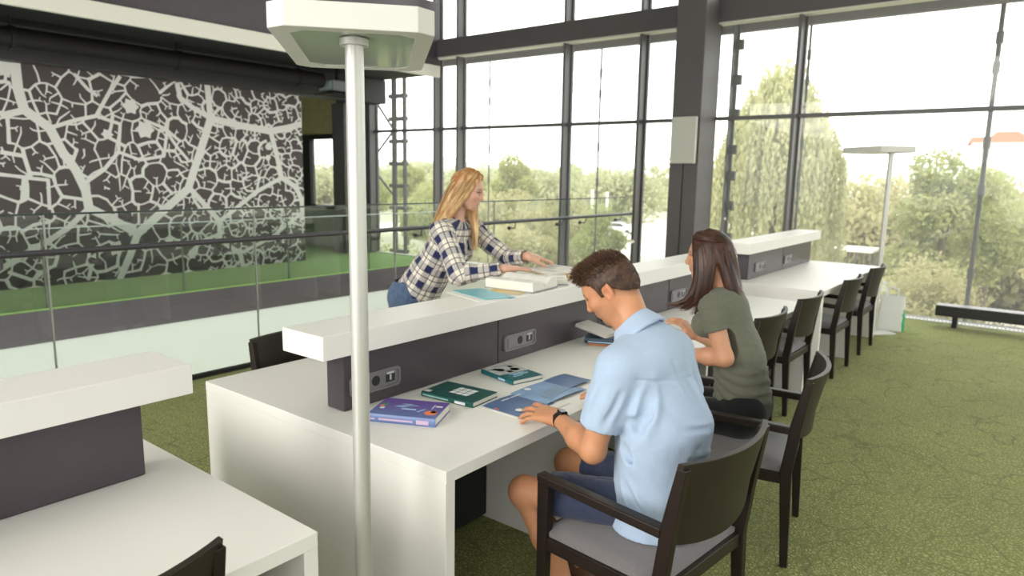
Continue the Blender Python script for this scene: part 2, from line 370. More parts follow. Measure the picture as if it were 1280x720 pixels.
# column in front of the glass, with a white box on it
struct(MB().box((-4.525, 9.38, -.0), (-4.095, 9.95, 6.5)).build('wall_column', M_colm, bevel=.008))
struct(MB().box((-4.3135, 9.365, 0), (-4.3065, 9.38, 1.9)).build('trim_7', M_black, smooth=0))
sp = empty('wall_box', (-4.3, 9.38, 1.9), 0, 'pale grey rectangular box mounted high on the dark column', 'box')
MB().box((-.185, -.09, .0), (.185, -.02, .645)).build('cover', mat('pale_box', (.55, .55, .50), .5), sp, bevel=.012)
MB().box((-.15, -.02, .05), (.15, 0, .6)).build('back_plate', M_dark, sp)

# floor grille along the glass
gr = MB(); gr.box((-4.0, 9.80, .0), (6.9, 9.83, .016)); gr.box((-4.0, 9.9, 0), (6.9, 9.94, .016))
gr.mi = 1; gr.box((-4.0, 9.83, .0), (6.9, 9.9, .004)); gr.mi = 0
for k in range(272):
    gr.box((-4 + k * .04, 9.83, .003), (-3.984 + k * .04, 9.9, .014))
struct(gr.build('trim_8', [mat('grille_white', (.72, .71, .68), .45), M_black], smooth=0))

# ------------------------------------------------------------------ balustrades round the void
bal = empty('glass_balustrade', (-5.40, 0, 0), 0, 'clear glass balustrade with dark handrail along the near edge of the void', 'balustrade')
joints = [-3.4, -1.6, .15, 1.745, 3.324, 4.93, 6.55, 8.2, 9.78]
for a, b in zip(joints, joints[1:]):
    MB().box((-.047, a + .006, -.25), (-.035, b - .006, 1.375)).build('glass_panel', M_rail, bal, smooth=0)
    MB().box((-.05, a + .006, 1.375), (-.032, b - .006, 1.389)).build('edge_strip', mat('glass_edge_green', (.03, .05, .045), .2), bal, smooth=0)
for j in joints[1:-1]:
    MB().box((-.047, j - .006, -.25), (-.035, j + .006, 1.375)).build('joint', mat('joint_grey', (.42, .43, .40), .4), bal, smooth=0)
m = MB(); m.tube([(.06, -3.4, 1.13), (.06, 9.8, 1.13)], .022, 12); m.build('handrail', mat('handrail_dark', (.055, .05, .06), .35), bal)
for a, b in zip(joints, joints[1:]):
    for t in (.18, .82):
        y = a + (b - a) * t
        MB().tube([(-.03, y, 1.04), (.05, y, 1.045), (.06, y, 1.11)], .008, 8).tube([(-.055, y, 1.04), (-.028, y, 1.04)], .024, 12).build('bracket', M_dark, bal)
bal2 = empty('glass_balustrade', (-9.62, 0, 0), 0, 'low frameless glass balustrade across the void, in front of the mural', 'balustrade')
j2 = [-1.5, 1.2, 3.05, 4.75, 6.45, 8.1, 9.8]
for a, b in zip(j2, j2[1:]):
    MB().box((-.006, a + .012, 0), (.006, b - .012, .96)).build('glass_panel', glass_mat('far_glass', (.95, .97, .955), .006, .6) if 'far_glass' not in MATS else MATS['far_glass'], bal2, smooth=0)
for j in j2[1:-1]:
    MB().box((-.008, j - .012, 0), (.008, j + .012, .96)).build('joint', mat('joint_dark', (.07, .09, .06), .4), bal2, smooth=0)
MB().tube([(.0, -1.5, .967), (.0, 9.8, .967)], .008, 6).build('edge_strip', mat('far_edge', (.45, .5, .47), .3), bal2)
# ------------------------------------------------------------------ study desks
M_sock = mat('socket_grey', (.20, .19, .20), .35, metal=.3)
M_sockd = mat('socket_black', (.01, .01, .012), .4)
XF, XB = -1.483, -3.009
def outlet(x, yc, zc, side, parent):
    """power outlet on the spine, facing +x (side=1)"""
    s = side; m = MB()
    w, h = .27, .085
    poly = []
    for cx, cy, a0 in ((w / 2 - .02, h / 2 - .02, 0), (-w / 2 + .02, h / 2 - .02, 90), (-w / 2 + .02, -h / 2 + .02, 180), (w / 2 - .02, -h / 2 + .02, 270)):
        for k in range(5):
            a = math.radians(a0 + 22.5 * k); poly.append((yc + cx + .02 * math.cos(a), zc + cy + .02 * math.sin(a)))
    inner = [(yc + (p[0] - yc) * .93, zc + (p[1] - zc) * .8) for p in poly]
    n = len(poly)
    P0 = [(x, *p) for p in poly]; P1 = [(x + s * .012, *p) for p in poly]; P2 = [(x + s * .012, *p) for p in inner]; P3 = [(x + s * .006, *p) for p in inner]
    m.add(P0 + P1 + P2 + P3, [(k * n + i, k * n + (i + 1) % n, (k + 1) * n + (i + 1) % n, (k + 1) * n + i) for k in range(3) for i in range(n)] + [tuple(range(3 * n, 4 * n))])
    m.box((x + s * .004, yc - .105, zc - .024), (x + s * .009, yc - .05, zc + .024))
    m.mi = 1
    ring = [(yc + .022 * math.cos(6.283 * k / 16), zc + .022 * math.sin(6.283 * k / 16)) for k in range(16)]
    m.prism(ring, 'x', x + s * .005, x + s * .0075)
    m.box((x + s * .005, yc + .055, zc - .02), (x + s * .0075, yc + .105, zc + .015))
    m.mi = 2; m.box((x + s * .0075, yc + .075, zc - .012), (x + s * .0085, yc + .085, zc + .012)); m.box((x + s * .006, yc + .06, zc + .015), (x + s * .009, yc + .1, zc + .024))
    return m.build('power_outlet', [M_sock, M_sockd, mat('socket_light', (.5, .5, .5), .4)], parent)
def desk(y0, y1, zt, legs, pan, shelf, outs, label, dz=0):
    xc = (XF + XB) / 2
    root = empty('study_desk', (0, 0, 0), 0, label, 'desk')
    T = .045
    MB().box((XB, y0, zt - T), (XF, y1, zt)).build('tabletop', M_white, root, bevel=.003)
    for i, y in enumerate(legs):
        end = i in (0, len(legs) - 1)
        if end: MB().box((XB + .002, y - .0225, 0), (XF - .002, y + .0225, zt - T)).build('side_panel', M_white, root, bevel=.002)
        else: MB().box((XB + .01, y - .0125, 0), (XF - .003, y + .0125, zt - T)).build('divider', M_white, root, bevel=.002)
    MB().box((xc - .06, y0 + .045, .02), (-2.105, y1 - .045, zt - T)).build('modesty_panel', M_black, root)
    pa, pb = pan
    xs0, xs1 = -2.375, -2.19
    n = max(1, round(pb - pa))
    st = (pb - pa) / n
    parts = []
    for k in range(n):
        p = MB().box((-2.30, pa + k * st + .0015, zt), (-2.19, pa + (k + 1) * st - .0015, zt + .256)).build('spine_panel', M_panel, root, bevel=.008)
        parts.append(p)
    for (yc, k) in outs:
        outlet(-2.19, yc, zt + .097, 1, parts[min(k, n - 1)])
    sh = MB().box((-2.382, shelf[0], zt + .252), (-2.12, shelf[1], zt + .348)).build('raised_shelf', M_white, root, bevel=.004)
    MB().tube([(-2.16, pb - .1 if pb < 1 else pa + 1, zt + .245), (-2.16, pb - .1 if pb < 1 else pa + 1, zt + .253)], .012, 10).build('spotlight', M_steel, sh)
    return root
desk(-2.95, 1.056, .74, [-2.93, -1.9, -.95, 0.05, 1.034], (-2.8, .926), (-2.9, 1.056), [(.1, 3), (-.9, 2)], 'nearest white study desk with dark spine and raised shelf at the left edge')
desk(1.556, 5.72, .74, [1.579, 2.512, 3.7, 4.863, 5.697], (1.70, 5.62), (1.556, 5.72), [(1.865, 0), (2.857, 1), (3.83, 2), (4.8, 3)], 'long white study desk where the students sit, books spread over it')
desk(6.06, 8.35, .79, [6.083, 7.15, 8.327], (6.26, 8.25), (6.06, 8.35), [(6.56, 0), (7.42, 1)], 'farthest white study desk, slightly taller, next to the big window')

# ------------------------------------------------------------------ chairs
M_chair = mat('dark_stained_wood', (.016, .010, .008), .42, noise=.3, nscale=12, spec=.3)
M_chairb = mat('dark_plywood', (.022, .016, .011), .45, noise=.3, nscale=9, spec=.3)
M_seat = mat('grey_upholstery', (.155, .145, .15), .9, noise=.12, nscale=60, bump=.3, bscale=300, sheen=.3)
def make_chair(label, group):
    root = empty('armchair', (0, 0, 0), 0, label, 'chair', group)
    W, F, B = .266, .245, -.235
    for s in (-1, 1):
        x = s * W
        # front leg, tapering down
        MB().hexa([(x - .016, F - .016, 0), (x + .016, F - .016, 0), (x + .016, F + .016, 0), (x - .016, F + .016, 0)],
                  [(x - .018, F - .03, .655), (x + .018, F - .03, .655), (x + .018, F + .022, .655), (x - .018, F + .022, .655)]).build('leg', M_chair, root, bevel=.004)
        # rear leg and post, bent backwards above the seat
        pr = [(B - .035, 0), (B - .004, 0), (B + .028, .44), (B - .002, .66), (B - .045, .855), (B - .078, .855), (B - .046, .64), (B - .022, .44)]
        MB().prism(pr, 'x', x - .016, x + .016).build('leg', M_chair, root, bevel=.004)
        # arm
        MB().hexa([(x - .022, B + .0, .615), (x + .022, B + .0, .615), (x + .022, F + .02, .632), (x - .022, F + .02, .632)],
                  [(x - .022, B - .005, .65), (x + .022, B - .005, .65), (x + .022, F + .024, .664), (x - .022, F + .024, .664)]).build('armrest', M_chair, root, bevel=.006)
        MB().box((x - .012, B + .01, .385), (x + .012, F - .01, .435)).build('rail', M_chair, root, bevel=.003)
    MB().box((-W, F - .014, .385), (W, F + .010, .435)).build('rail', M_chair, root, bevel=.003)
    MB().box((-W, B - .01, .385), (W, B + .014, .435)).build('rail', M_chairb, root, bevel=.003)
    # seat cushion with rounded crown
    m = MB(); nx, ny = 14, 14; vs = []; fs = []
    for j in range(ny + 1):
        for i in range(nx + 1):
            a, b = i / nx * 2 - 1, j / ny * 2 - 1
            e = (1 - abs(a) ** 6) * (1 - abs(b) ** 6)
            vs.append((a * (W + .0), (B + .01) + (F + .012 - B - .01) * (b + 1) / 2, .452 + .028 * e ** .5 + .006 * (1 - a * a) * (1 - b * b)))
    for j in range(ny):
        for i in range(nx): fs.append((j * (nx + 1) + i, j * (nx + 1) + i + 1, (j + 1) * (nx + 1) + i + 1, (j + 1) * (nx + 1) + i))
    nb = len(vs)
    rim = [j for j in range(nx + 1)] + [(j + 1) * (nx + 1) - 1 for j in range(1, ny + 1)] + [ny * (nx + 1) + i for i in range(nx - 1, -1, -1)] + [j * (nx + 1) for j in range(ny - 1, 0, -1)]
    low = [(vs[k][0], vs[k][1], .43) for k in rim]; vs2 = vs + low; q = len(rim)
    for k in range(q): fs.append((rim[k], rim[(k + 1) % q], nb + (k + 1) % q, nb + k))
    fs.append(tuple(range(nb, nb + q))); m.add(vs2, fs); m.build('seat', M_seat, root, smooth=60)
    # curved back board
    m = MB(); n = 16; vs = []; fs = []
    for j, (z, yy) in enumerate(((.595, -.002), (.66, -.010), (.75, -.030), (.868, -.058))):
        for i in range(n + 1):
            a = i / n * 2 - 1; x = a * (W + .014)
            dip = -.03 * (1 - a * a) if j == 0 else (.004 * (a * a) if j == 3 else 0)
            y = B + yy - .062 * (1 - a * a)
            vs += [(x, y + .011, z + dip), (x, y - .011, z + dip)]
    R = 2 * (n + 1)
    for j in range(3):
        for i in range(n):
            k = j * R + 2 * i
            fs += [(k, k + 2, k + 2 + R, k + R), (k + 1, k + 1 + R, k + 3 + R, k + 3)]
        fs += [(j * R, j * R + R, j * R + R + 1, j * R + 1), (j * R + 2 * n, j * R + 2 * n + 1, j * R + R + 2 * n + 1, j * R + R + 2 * n)]
    for i in range(n):
        fs += [(2 * i, 2 * i + 1, 2 * i + 3, 2 * i + 2), (3 * R + 2 * i, 3 * R + 2 * i + 2, 3 * R + 2 * i + 3, 3 * R + 2 * i + 1)]
    m.add(vs, fs); m.build('backrest', M_chairb, root, bevel=.003)
    return root
G = 'dark wooden armchairs at the study desks'
chair0 = make_chair('dark wooden armchair with grey seat, occupied by the man in the blue shirt', G)
def put_chair(x, y, deg, label, first=False):
    c = chair0 if first else copy_tree(chair0)
    c.location = (x, y, 0); c.rotation_euler = (0, 0, math.radians(deg)); c['label'] = label; return c
put_chair(-1.055, 2.135, 84, chair0['label'], True)
put_chair(-1.10, 3.22, 101, 'dark wooden armchair turned slightly, with the brown-haired woman in the olive top sitting on it')
put_chair(-1.67, 4.42, 90, 'empty dark armchair just behind the brown-haired woman, pushed in under the desk')
put_chair(-1.68, 5.32, 90, 'empty dark armchair pushed in at the far end of the long middle desk')
put_chair(-1.67, 6.58, 90, 'empty dark armchair at the near half of the farthest desk')
put_chair(-1.68, 7.64, 90, 'empty dark armchair farthest from the camera, beside the far floor lamp')
put_chair(-2.80, 2.12, -90, 'dark armchair on the far side of the middle desk, its back peeking over')
put_chair(-1.72, .475, 90, 'dark armchair at the nearest desk, only its backrest corner rising at the bottom edge')

# ------------------------------------------------------------------ floor lamps
def make_lamp():
    root = empty('floor_lamp', (0, 0, 0), 0, 'tall near floor lamp, its steel pole standing between the two closest desks', 'lamp', 'slim floor lamps with flat rectangular heads')
    ang = math.atan2(.66, -.75)
    c, s = math.cos(ang), math.sin(ang)
    def tr(a, b, z): return (a * c - b * s, a * s + b * c, z)        # a along the head, b across
    L0, L1, Wd, ch = -.145, .575, .215, .045
    z0, z1 = 2.062, 2.128
    oct_ = lambda i: [(L0 + ch + i, -Wd + i), (L1 - ch - i, -Wd + i), (L1 - i, -Wd + ch + i), (L1 - i, Wd - ch - i), (L1 - ch - i, Wd - i), (L0 + ch + i, Wd - i), (L0 + i, Wd - ch - i), (L0 + i, -Wd + ch + i)]
    O, I = oct_(0), oct_(.05)
    m = MB(); n = 8
    V = [tr(*p, z0) for p in O] + [tr(*p, z1) for p in O] + [tr(*p, z1) for p in I] + [tr(*p, z0) for p in I]
    m.add(V, [(k * n + i, k * n + (i + 1) % n, ((k + 1) % 4) * n + (i + 1) % n, ((k + 1) % 4) * n + i) for k in range(4) for i in range(n)])
    head = m.build('lamp_head', M_lamp, root, bevel=.003)
    MB().hexa([tr(*p, z0 + .004) for p in I], [tr(*p, z0 + .010) for p in I]).build('diffuser', mat('lamp_diffuser_glass', (.42, .44, .40), .08, spec=.8), head)
    MB().hexa([tr(*p, z1 - .012) for p in I], [tr(*p, z1 - .006) for p in I]).build('top_grille', mat('lamp_grille', (.3, .3, .29), .4), head)
    m = MB(); m.tube([(0, 0, .02), (0, 0, 2.066)], .0260, 24); p = m.build('pole', M_alu, root)
    MB().tube([(0, 0, 2.045), (0, 0, 2.0625)], .040, 24).build('collar', M_alu, p)
    B = [(-.2, -.2), (.12, -.2), (.12, .2), (-.2, .2)]
    MB().hexa([tr(-a, b, 0) for a, b in B], [tr(-a, b, .018) for a, b in B]).build('base', M_lamp, root, bevel=.004)
    return root
lamp = make_lamp(); lamp.location = (-1.592, 1.30, 0)
lamp2 = copy_tree(lamp); lamp2.location = (-1.535, 8.6, 0); lamp2.scale.z = .975; lamp2['label'] = 'distant floor lamp by the big window, at the end of the farthest desk'

# ------------------------------------------------------------------ low bench and bags at the window
bn = empty('window_bench', (-1.06, 9.62, 0), 0, 'long low black bench standing along the foot of the right window', 'bench')
MB().box((0, -.11, .135), (3.6, .11, .255)).build('beam', mat('black_bench', (.012, .012, .012), .55), bn, bevel=.006)
MB().box((0.004, -.105, .255), (3.596, .105, .262)).build('top_plate', mat('bench_top', (.16, .14, .145), .4), bn)
for x in (.2, 1.8, 3.4):
    MB().box((x - .025, -.07, 0), (x + .025, .07, .135)).build('leg', M_black, bn)
def bag(name, x, y, w, d, h, rz, mats, label, dark=False):
    root = empty(name, (x, y, 0), rz, label, 'bag', 'bags on the carpet by the far lamp')
    m = MB(); nx, nz_ = 8, 8; rng = random.Random(int(x * -1000))
    ring = []
    for k in range(nz_ + 1):
        t = k / nz_; ww = w / 2 * (1 - .12 * t) ; dd = d / 2 * (1 - .35 * t)
        pts = []
        for i in range(24):
            a = 6.2832 * i / 24; ca, sa = math.cos(a), math.sin(a)
            px = ww * (abs(ca) ** .55) * (1 if ca > 0 else -1); py = dd * (abs(sa) ** .55) * (1 if sa > 0 else -1)
            q = .008 * rng.uniform(-1, 1); pts.append((px + q, py + q, h * t))
        ring += pts
    fs = [(k * 24 + i, k * 24 + (i + 1) % 24, (k + 1) * 24 + (i + 1) % 24, (k + 1) * 24 + i) for k in range(nz_) for i in range(24)]
    fs.append(tuple(range(24))[::-1]); m.add(ring, fs)
    if len(mats) > 1:
        for i_, f in enumerate(m.f):
            zz = sum(m.v[j][2] for j in f) / len(f); xx = sum(m.v[j][0] for j in f) / len(f)
            m.m[i_] = 1 if (xx > w * .40 and zz < h * .6 if not dark else (zz < h * .62)) else 0
    b = m.build('body', mats, root, smooth=60)
    for s in (-1, 1):
        MB().tube([(-w * .2, s * d * .2, h - .01), (-w * .18, s * d * .2, h + .07), (0, s * d * .2, h + .10), (w * .18, s * d * .2, h + .07), (w * .2, s * d * .2, h - .01)], .008, 6).build('handle', mats[0], root)
    return root
M_green = mat('shiny_green', (.02, .36, .13), .4); M_bagw = mat('thin_white_plastic', (.75, .76, .74), .35); M_bagd = mat('bag_dark_green', (.01, .035, .025), .5)
b1 = bag('shopping_bag', -1.745, 9.05, .30, .2, .40, .25, [M_green, M_bagd], 'green shopping bag with dark lower part, left of the white bag', True)
MB().hexa([(-.152, -.106, .24), (.152, -.106, .24), (.148, -.10, .30), (-.148, -.10, .30)], [(-.152, -.104, .24), (.152, -.104, .24), (.148, -.098, .30), (-.148, -.098, .30)]).build('printed_band', M_bagw, b1)
bag('shopping_bag', -1.43, 8.95, .29, .20, .40, .15, [M_bagw, M_green], 'white plastic shopping bag with green sides on the carpet')
# ------------------------------------------------------------------ people: smooth bodies grown from blended limb volumes
class Field:
    def __init__(s, lo, hi, h):
        s.lo = np.array(lo, np.float32); s.h = h; s.n = np.ceil((np.array(hi) - s.lo) / h).astype(int) + 1
        s.d = np.full(s.n, .5, np.float32); s.tags = []
    def _sub(s, lo, hi):
        i0 = np.maximum(0, np.floor((lo - s.lo) / s.h).astype(int)); i1 = np.minimum(s.n, np.ceil((hi - s.lo) / s.h).astype(int) + 1)
        if (i1 <= i0).any(): return None
        ax = [s.lo[k] + s.h * np.arange(i0[k], i1[k], dtype=np.float32) for k in range(3)]
        return (slice(i0[0], i1[0]), slice(i0[1], i1[1]), slice(i0[2], i1[2])), np.stack(np.meshgrid(*ax, indexing='ij'), -1)
    def _put(s, lo, hi, fn, k, op):
        m = k + 3 * s.h
        q = s._sub(np.asarray(lo) - m, np.asarray(hi) + m)
        if q is None: return
        sl, P = q; d = fn(P); o = s.d[sl]
        if op == 'u':
            if k > 0:
                e = np.maximum(k - np.abs(o - d), 0) / k; s.d[sl] = np.minimum(o, d) - e * e * k * .25
            else: s.d[sl] = np.minimum(o, d)
        else:
            if k > 0:
                e = np.maximum(k - np.abs(o + d), 0) / k; s.d[sl] = np.maximum(o, -d) + e * e * k * .25
            else: s.d[sl] = np.maximum(o, -d)
    def cap(s, a, b, ra, rb=None, k=.02, op='u', flat=None):
        """tapered limb; flat=(axis, f) squeezes it to a fraction f along an axis"""
        rb = ra if rb is None else rb
        a = np.array(a, np.float32); b = np.array(b, np.float32); R = max(ra, rb)
        ab = b - a; L = float(ab @ ab) + 1e-12
        def fn(P):
            v = P - a; h = np.clip((v @ ab) / L, 0, 1)
            q = v - h[..., None] * ab
            if flat is not None:
                n = np.array(flat[0], np.float32); n /= np.linalg.norm(n); c = q @ n
                q = q + (c * (1 / flat[1] - 1))[..., None] * n
                return (np.linalg.norm(q, axis=-1) - (ra + (rb - ra) * h)) * min(1, flat[1] * 1.3)
            return np.linalg.norm(q, axis=-1) - (ra + (rb - ra) * h)
        s._put(np.minimum(a, b) - R, np.maximum(a, b) + R, fn, k, op); return s
    def chain(s, pts, rads, k=.02, flat=None):
        pts = np.array(pts, np.float32); R = max(rads)
        def fn(P):
            d = None
            for i in range(len(pts) - 1):
                a = pts[i]; ab = pts[i + 1] - a; L = float(ab @ ab) + 1e-12; v = P - a; h = np.clip((v @ ab) / L, 0, 1)
                e = np.linalg.norm(v - h[..., None] * ab, axis=-1) - (rads[i] + (rads[i + 1] - rads[i]) * h); d = e if d is None else np.minimum(d, e)
            return d
        s._put(pts.min(0) - R, pts.max(0) + R, fn, k, 'u'); return s
    def ell(s, c, r, axes=None, k=.02, op='u'):
        c = np.array(c, np.float32); r = np.array(r, np.float32); A = np.eye(3, dtype=np.float32) if axes is None else np.array(axes, np.float32)
        def fn(P):
            q = (P - c) @ A.T / r; k0 = np.linalg.norm(q, axis=-1); k1 = np.linalg.norm(q / r, axis=-1) + 1e-9
            return k0 * (k0 - 1) / k1
        R = float(max(r)); s._put(c - R, c + R, fn, k, op); return s
    def plane_cut(s, p, n):          # keep the side the normal points away from
        n = np.array(n, np.float32); n /= np.linalg.norm(n)
        ax = [s.lo[k] + s.h * np.arange(s.n[k], dtype=np.float32) for k in range(3)]
        d = (ax[0][:, None, None] - p[0]) * n[0] + (ax[1][None, :, None] - p[1]) * n[1] + (ax[2][None, None, :] - p[2]) * n[2]
        s.d = np.maximum(s.d, d.astype(np.float32)); return s
    def wrinkle(s, fn):
        idx = np.argwhere(np.abs(s.d) < .03)
        P = s.lo + idx * s.h; s.d[idx[:, 0], idx[:, 1], idx[:, 2]] += fn(P).astype(np.float32); return s
    def mesh(s):
        d = s.d; sg = d < 0
        c = np.zeros(np.array(d.shape) - 1, np.int8)
        for i in (0, 1):
            for j in (0, 1):
                for k in (0, 1): c += sg[i:d.shape[0] - 1 + i, j:d.shape[1] - 1 + j, k:d.shape[2] - 1 + k]
        act = (c > 0) & (c < 8); cells = np.argwhere(act); idx = np.full(c.shape, -1, np.int32); idx[act] = np.arange(len(cells))
        acc = np.zeros((len(cells), 3)); cnt = np.zeros(len(cells))
        cr = [(i, j, k) for i in (0, 1) for j in (0, 1) for k in (0, 1)]
        for a in cr:
            for ax in range(3):
                if a[ax]: continue
                b = list(a); b[ax] = 1
                da = d[tuple((cells + a).T)]; db = d[tuple((cells + b).T)]; m = (da < 0) != (db < 0)
                t = np.where(m, da / np.where(m, da - db, 1), 0)
                p = np.array(a, float)[None, :].repeat(len(cells), 0); p[:, ax] += t
                acc[m] += p[m]; cnt[m] += 1
        V = s.lo + (cells + acc / cnt[:, None]) * s.h
        F = []
        for ax in range(3):
            u, v = [(1, 2), (2, 0), (0, 1)][ax]
            s0 = [slice(None)] * 3; s1 = [slice(None)] * 3; s0[ax] = slice(0, -1); s1[ax] = slice(1, None)
            A, B = sg[tuple(s0)], sg[tuple(s1)]; e = np.argwhere(A != B)
            e = e[(e[:, u] > 0) & (e[:, v] > 0) & (e[:, u] < c.shape[u]) & (e[:, v] < c.shape[v])]
            eu = np.zeros(3, int); eu[u] = 1; ev = np.zeros(3, int); ev[v] = 1
            q = np.stack([idx[tuple((e - eu - ev).T)], idx[tuple((e - ev).T)], idx[tuple(e.T)], idx[tuple((e - eu).T)]], 1)
            fl = ~A[tuple(e.T)]; q[fl] = q[fl][:, ::-1]; F.append(q)
        return V.astype(np.float32), np.concatenate(F)
    def build(s, name, mats, parent=None, tint=None, uv=None, relax=1):
        V, F = s.mesh()
        for _ in range(relax):       # one gentle smoothing pass removes the lattice
            acc = np.zeros_like(V); n = np.zeros(len(V), np.float32)
            for i in range(4):
                a, b = F[:, i], F[:, (i + 1) % 4]
                for x in range(3):
                    acc[:, x] += np.bincount(a, V[b, x], len(V)) + np.bincount(b, V[a, x], len(V))
                n += np.bincount(a, minlength=len(V)) + np.bincount(b, minlength=len(V))
            V = V * .5 + .5 * acc / np.maximum(n, 1)[:, None]
        me = bpy.data.meshes.new(name); me.vertices.add(len(V)); me.vertices.foreach_set('co', V.astype(np.float32).ravel())
        me.loops.add(F.size); me.loops.foreach_set('vertex_index', F.ravel().astype(np.int32)); me.polygons.add(len(F))
        me.polygons.foreach_set('loop_start', np.arange(len(F), dtype=np.int32) * 4); me.polygons.foreach_set('loop_total', np.full(len(F), 4, np.int32))
        me.polygons.foreach_set('use_smooth', np.ones(len(F), bool))
        me.update(calc_edges=True)
        for m in (mats if isinstance(mats, (list, tuple)) else [mats]): me.materials.append(m)
        if tint is not None:
            c = np.ones((len(V), 4), np.float32); c[:, :3] = tint(V); at = me.color_attributes.new('tint', 'FLOAT_COLOR', 'POINT'); at.data.foreach_set('color', c.ravel())
        if uv is not None:
            U = uv(V)[F.ravel()]; l = me.uv_layers.new(name='uv'); l.data.foreach_set('uv', U.astype(np.float32).ravel())
        o = bpy.data.objects.new(name, me); COL.objects.link(o)
        if parent: o.parent = parent; o.matrix_parent_inverse = parent.matrix_world.inverted()
        return o
def noise3(seed, scale, oct_=2):
    rg = np.random.default_rng(seed); G = rg.uniform(-1, 1, (24, 24, 24)).astype(np.float32)
    def f(P):
        P = np.asarray(P, np.float32); r = 0; am = 1; sc = scale
        for _ in range(oct_):
            q = P * sc; i = np.floor(q).astype(int); t = q - i; t = t * t * (3 - 2 * t); v = 0
            for a in (0, 1):
                for b in (0, 1):
                    for c in (0, 1):
                        wgt = (t[..., 0] if a else 1 - t[..., 0]) * (t[..., 1] if b else 1 - t[..., 1]) * (t[..., 2] if c else 1 - t[..., 2])
                        v = v + wgt * G[(i[..., 0] + a) % 24, (i[..., 1] + b) % 24, (i[..., 2] + c) % 24]
            r = r + am * v; am *= .5; sc *= 2.1
        return r
    return f
V3 = lambda *a: np.array(a, float)
def unit(v): v = np.asarray(v, float); return v / np.linalg.norm(v)
class Head:
    """head frame: f forward, l to the person's left, u up; size = chin-to-crown height"""
    def __init__(s, c, yaw, pitch, roll=0, size=.235):
        f = V3(math.cos(yaw), math.sin(yaw), 0); l = V3(-f[1], f[0], 0); u = V3(0, 0, 1)
        f, u = f * math.cos(pitch) - u * math.sin(pitch), u * math.cos(pitch) + f * math.sin(pitch)
        l, u = l * math.cos(roll) + u * math.sin(roll), u * math.cos(roll) - l * math.sin(roll)
        s.c = np.array(c, float); s.f, s.l, s.u = f, l, u; s.k = size / .235; s.A = np.array([f, l, u])
    def p(s, f, l, u): return s.c + (s.f * f + s.l * l + s.u * u) * s.k
    def loc(s, P): return (P - s.c) @ s.A.T / s.k
    def build(s, F, fem=False):
        K = s.k; e = lambda c, r, k=.02, op='u': F.ell(s.p(*c), np.array(r) * K, s.A, k * K, op)
        c = lambda a, b, ra, rb, k=.01, op='u': F.cap(s.p(*a), s.p(*b), ra * K, rb * K, k * K, op)
        e((-.012, 0, .035), (.098, .076, .085)); e((.01, 0, .0), (.082, .070, .09), .03)              # skull, midface
        e((.045, 0, -.055), (.046, .052 if not fem else .047, .052), .035)                          # jaw
        c((.072, 0, -.098), (.064, 0, -.092), .016, .022, .02)                                      # chin
        for q in (-1, 1):
            c((-.005, q * .060, -.045), (.055, q * .026, -.090), .018, .016, .025)                  # jawline
            e((.060, q * .040, -.018), (.026, .026, .022), .025)                                    # cheek
            c((.080, q * .012, .030), (.068, q * .048, .028), .010, .009, .014)                     # brow ridge
            e((.088, q * .031, .008), (.014, .018, .012), .010, 's')                                # eye socket
            e((.072, q * .031, .006), (.0145, .0145, .0145), .004)                                  # lids
        c((.088, 0, .022), (.104, 0, -.020), .008, .0125, .014)                                     # nose bridge
        c((.106, 0, -.024), (.100, 0, -.026), .0115, .011, .008)
        for q in (-1, 1): e((.094, q * .0125, -.026), (.010, .0085, .008), .006)                    # nostril wings
        c((.090, -.016, -.053), (.090, .016, -.053), .0058, .0058, .008); c((.094, -.008, -.051), (.094, .008, -.051), .006, .006, .006)
        c((.088, -.012, -.063), (.088, .012, -.063), .0075, .0075, .008)                            # lips
        c((.097, -.02, -.0572), (.097, .02, -.0572), .0022, .0022, .003, 's')
        for q in (-1, 1):                                                                            # ears
            e((-.012, q * .077, -.005), (.019, .0075, .031), .008); e((-.004, q * .084, -.003), (.010, .006, .018), .006, 's')
            c((-.024, q * .082, .018), (-.020, q * .080, -.022), .0055, .0045, .006); e((-.003, q * .077, -.031), (.009, .006, .009), .006)
    def eyes(s, parent):
        m = MB()
        wm = mat('eye_white', (.75, .72, .68), .2); im = mat('eye_iris', (.06, .07, .08), .15)
        for q in (-1, 1):
            o = np.array(s.p(.0765, q * .031, .006)); R = .0134 * s.k
            n = 10; vs = [o + (s.f * math.cos(t) + (s.l * math.cos(a) + s.u * math.sin(a)) * math.sin(t)) * R for t in (.02, .25, .5, .75, 1.0, 1.3, 1.6) for a in [6.2832 * i / n for i in range(n)]]
            for j in range(6):
                m.mi = 1 if j < 2 else 0
                b = len(m.v)
                m.add([vs[(j + dj) * n + i] for dj in (0, 1) for i in range(n)], [(i, (i + 1) % n, n + (i + 1) % n, n + i) for i in range(n)])
        return m.build('eyes', [wm, im], parent)
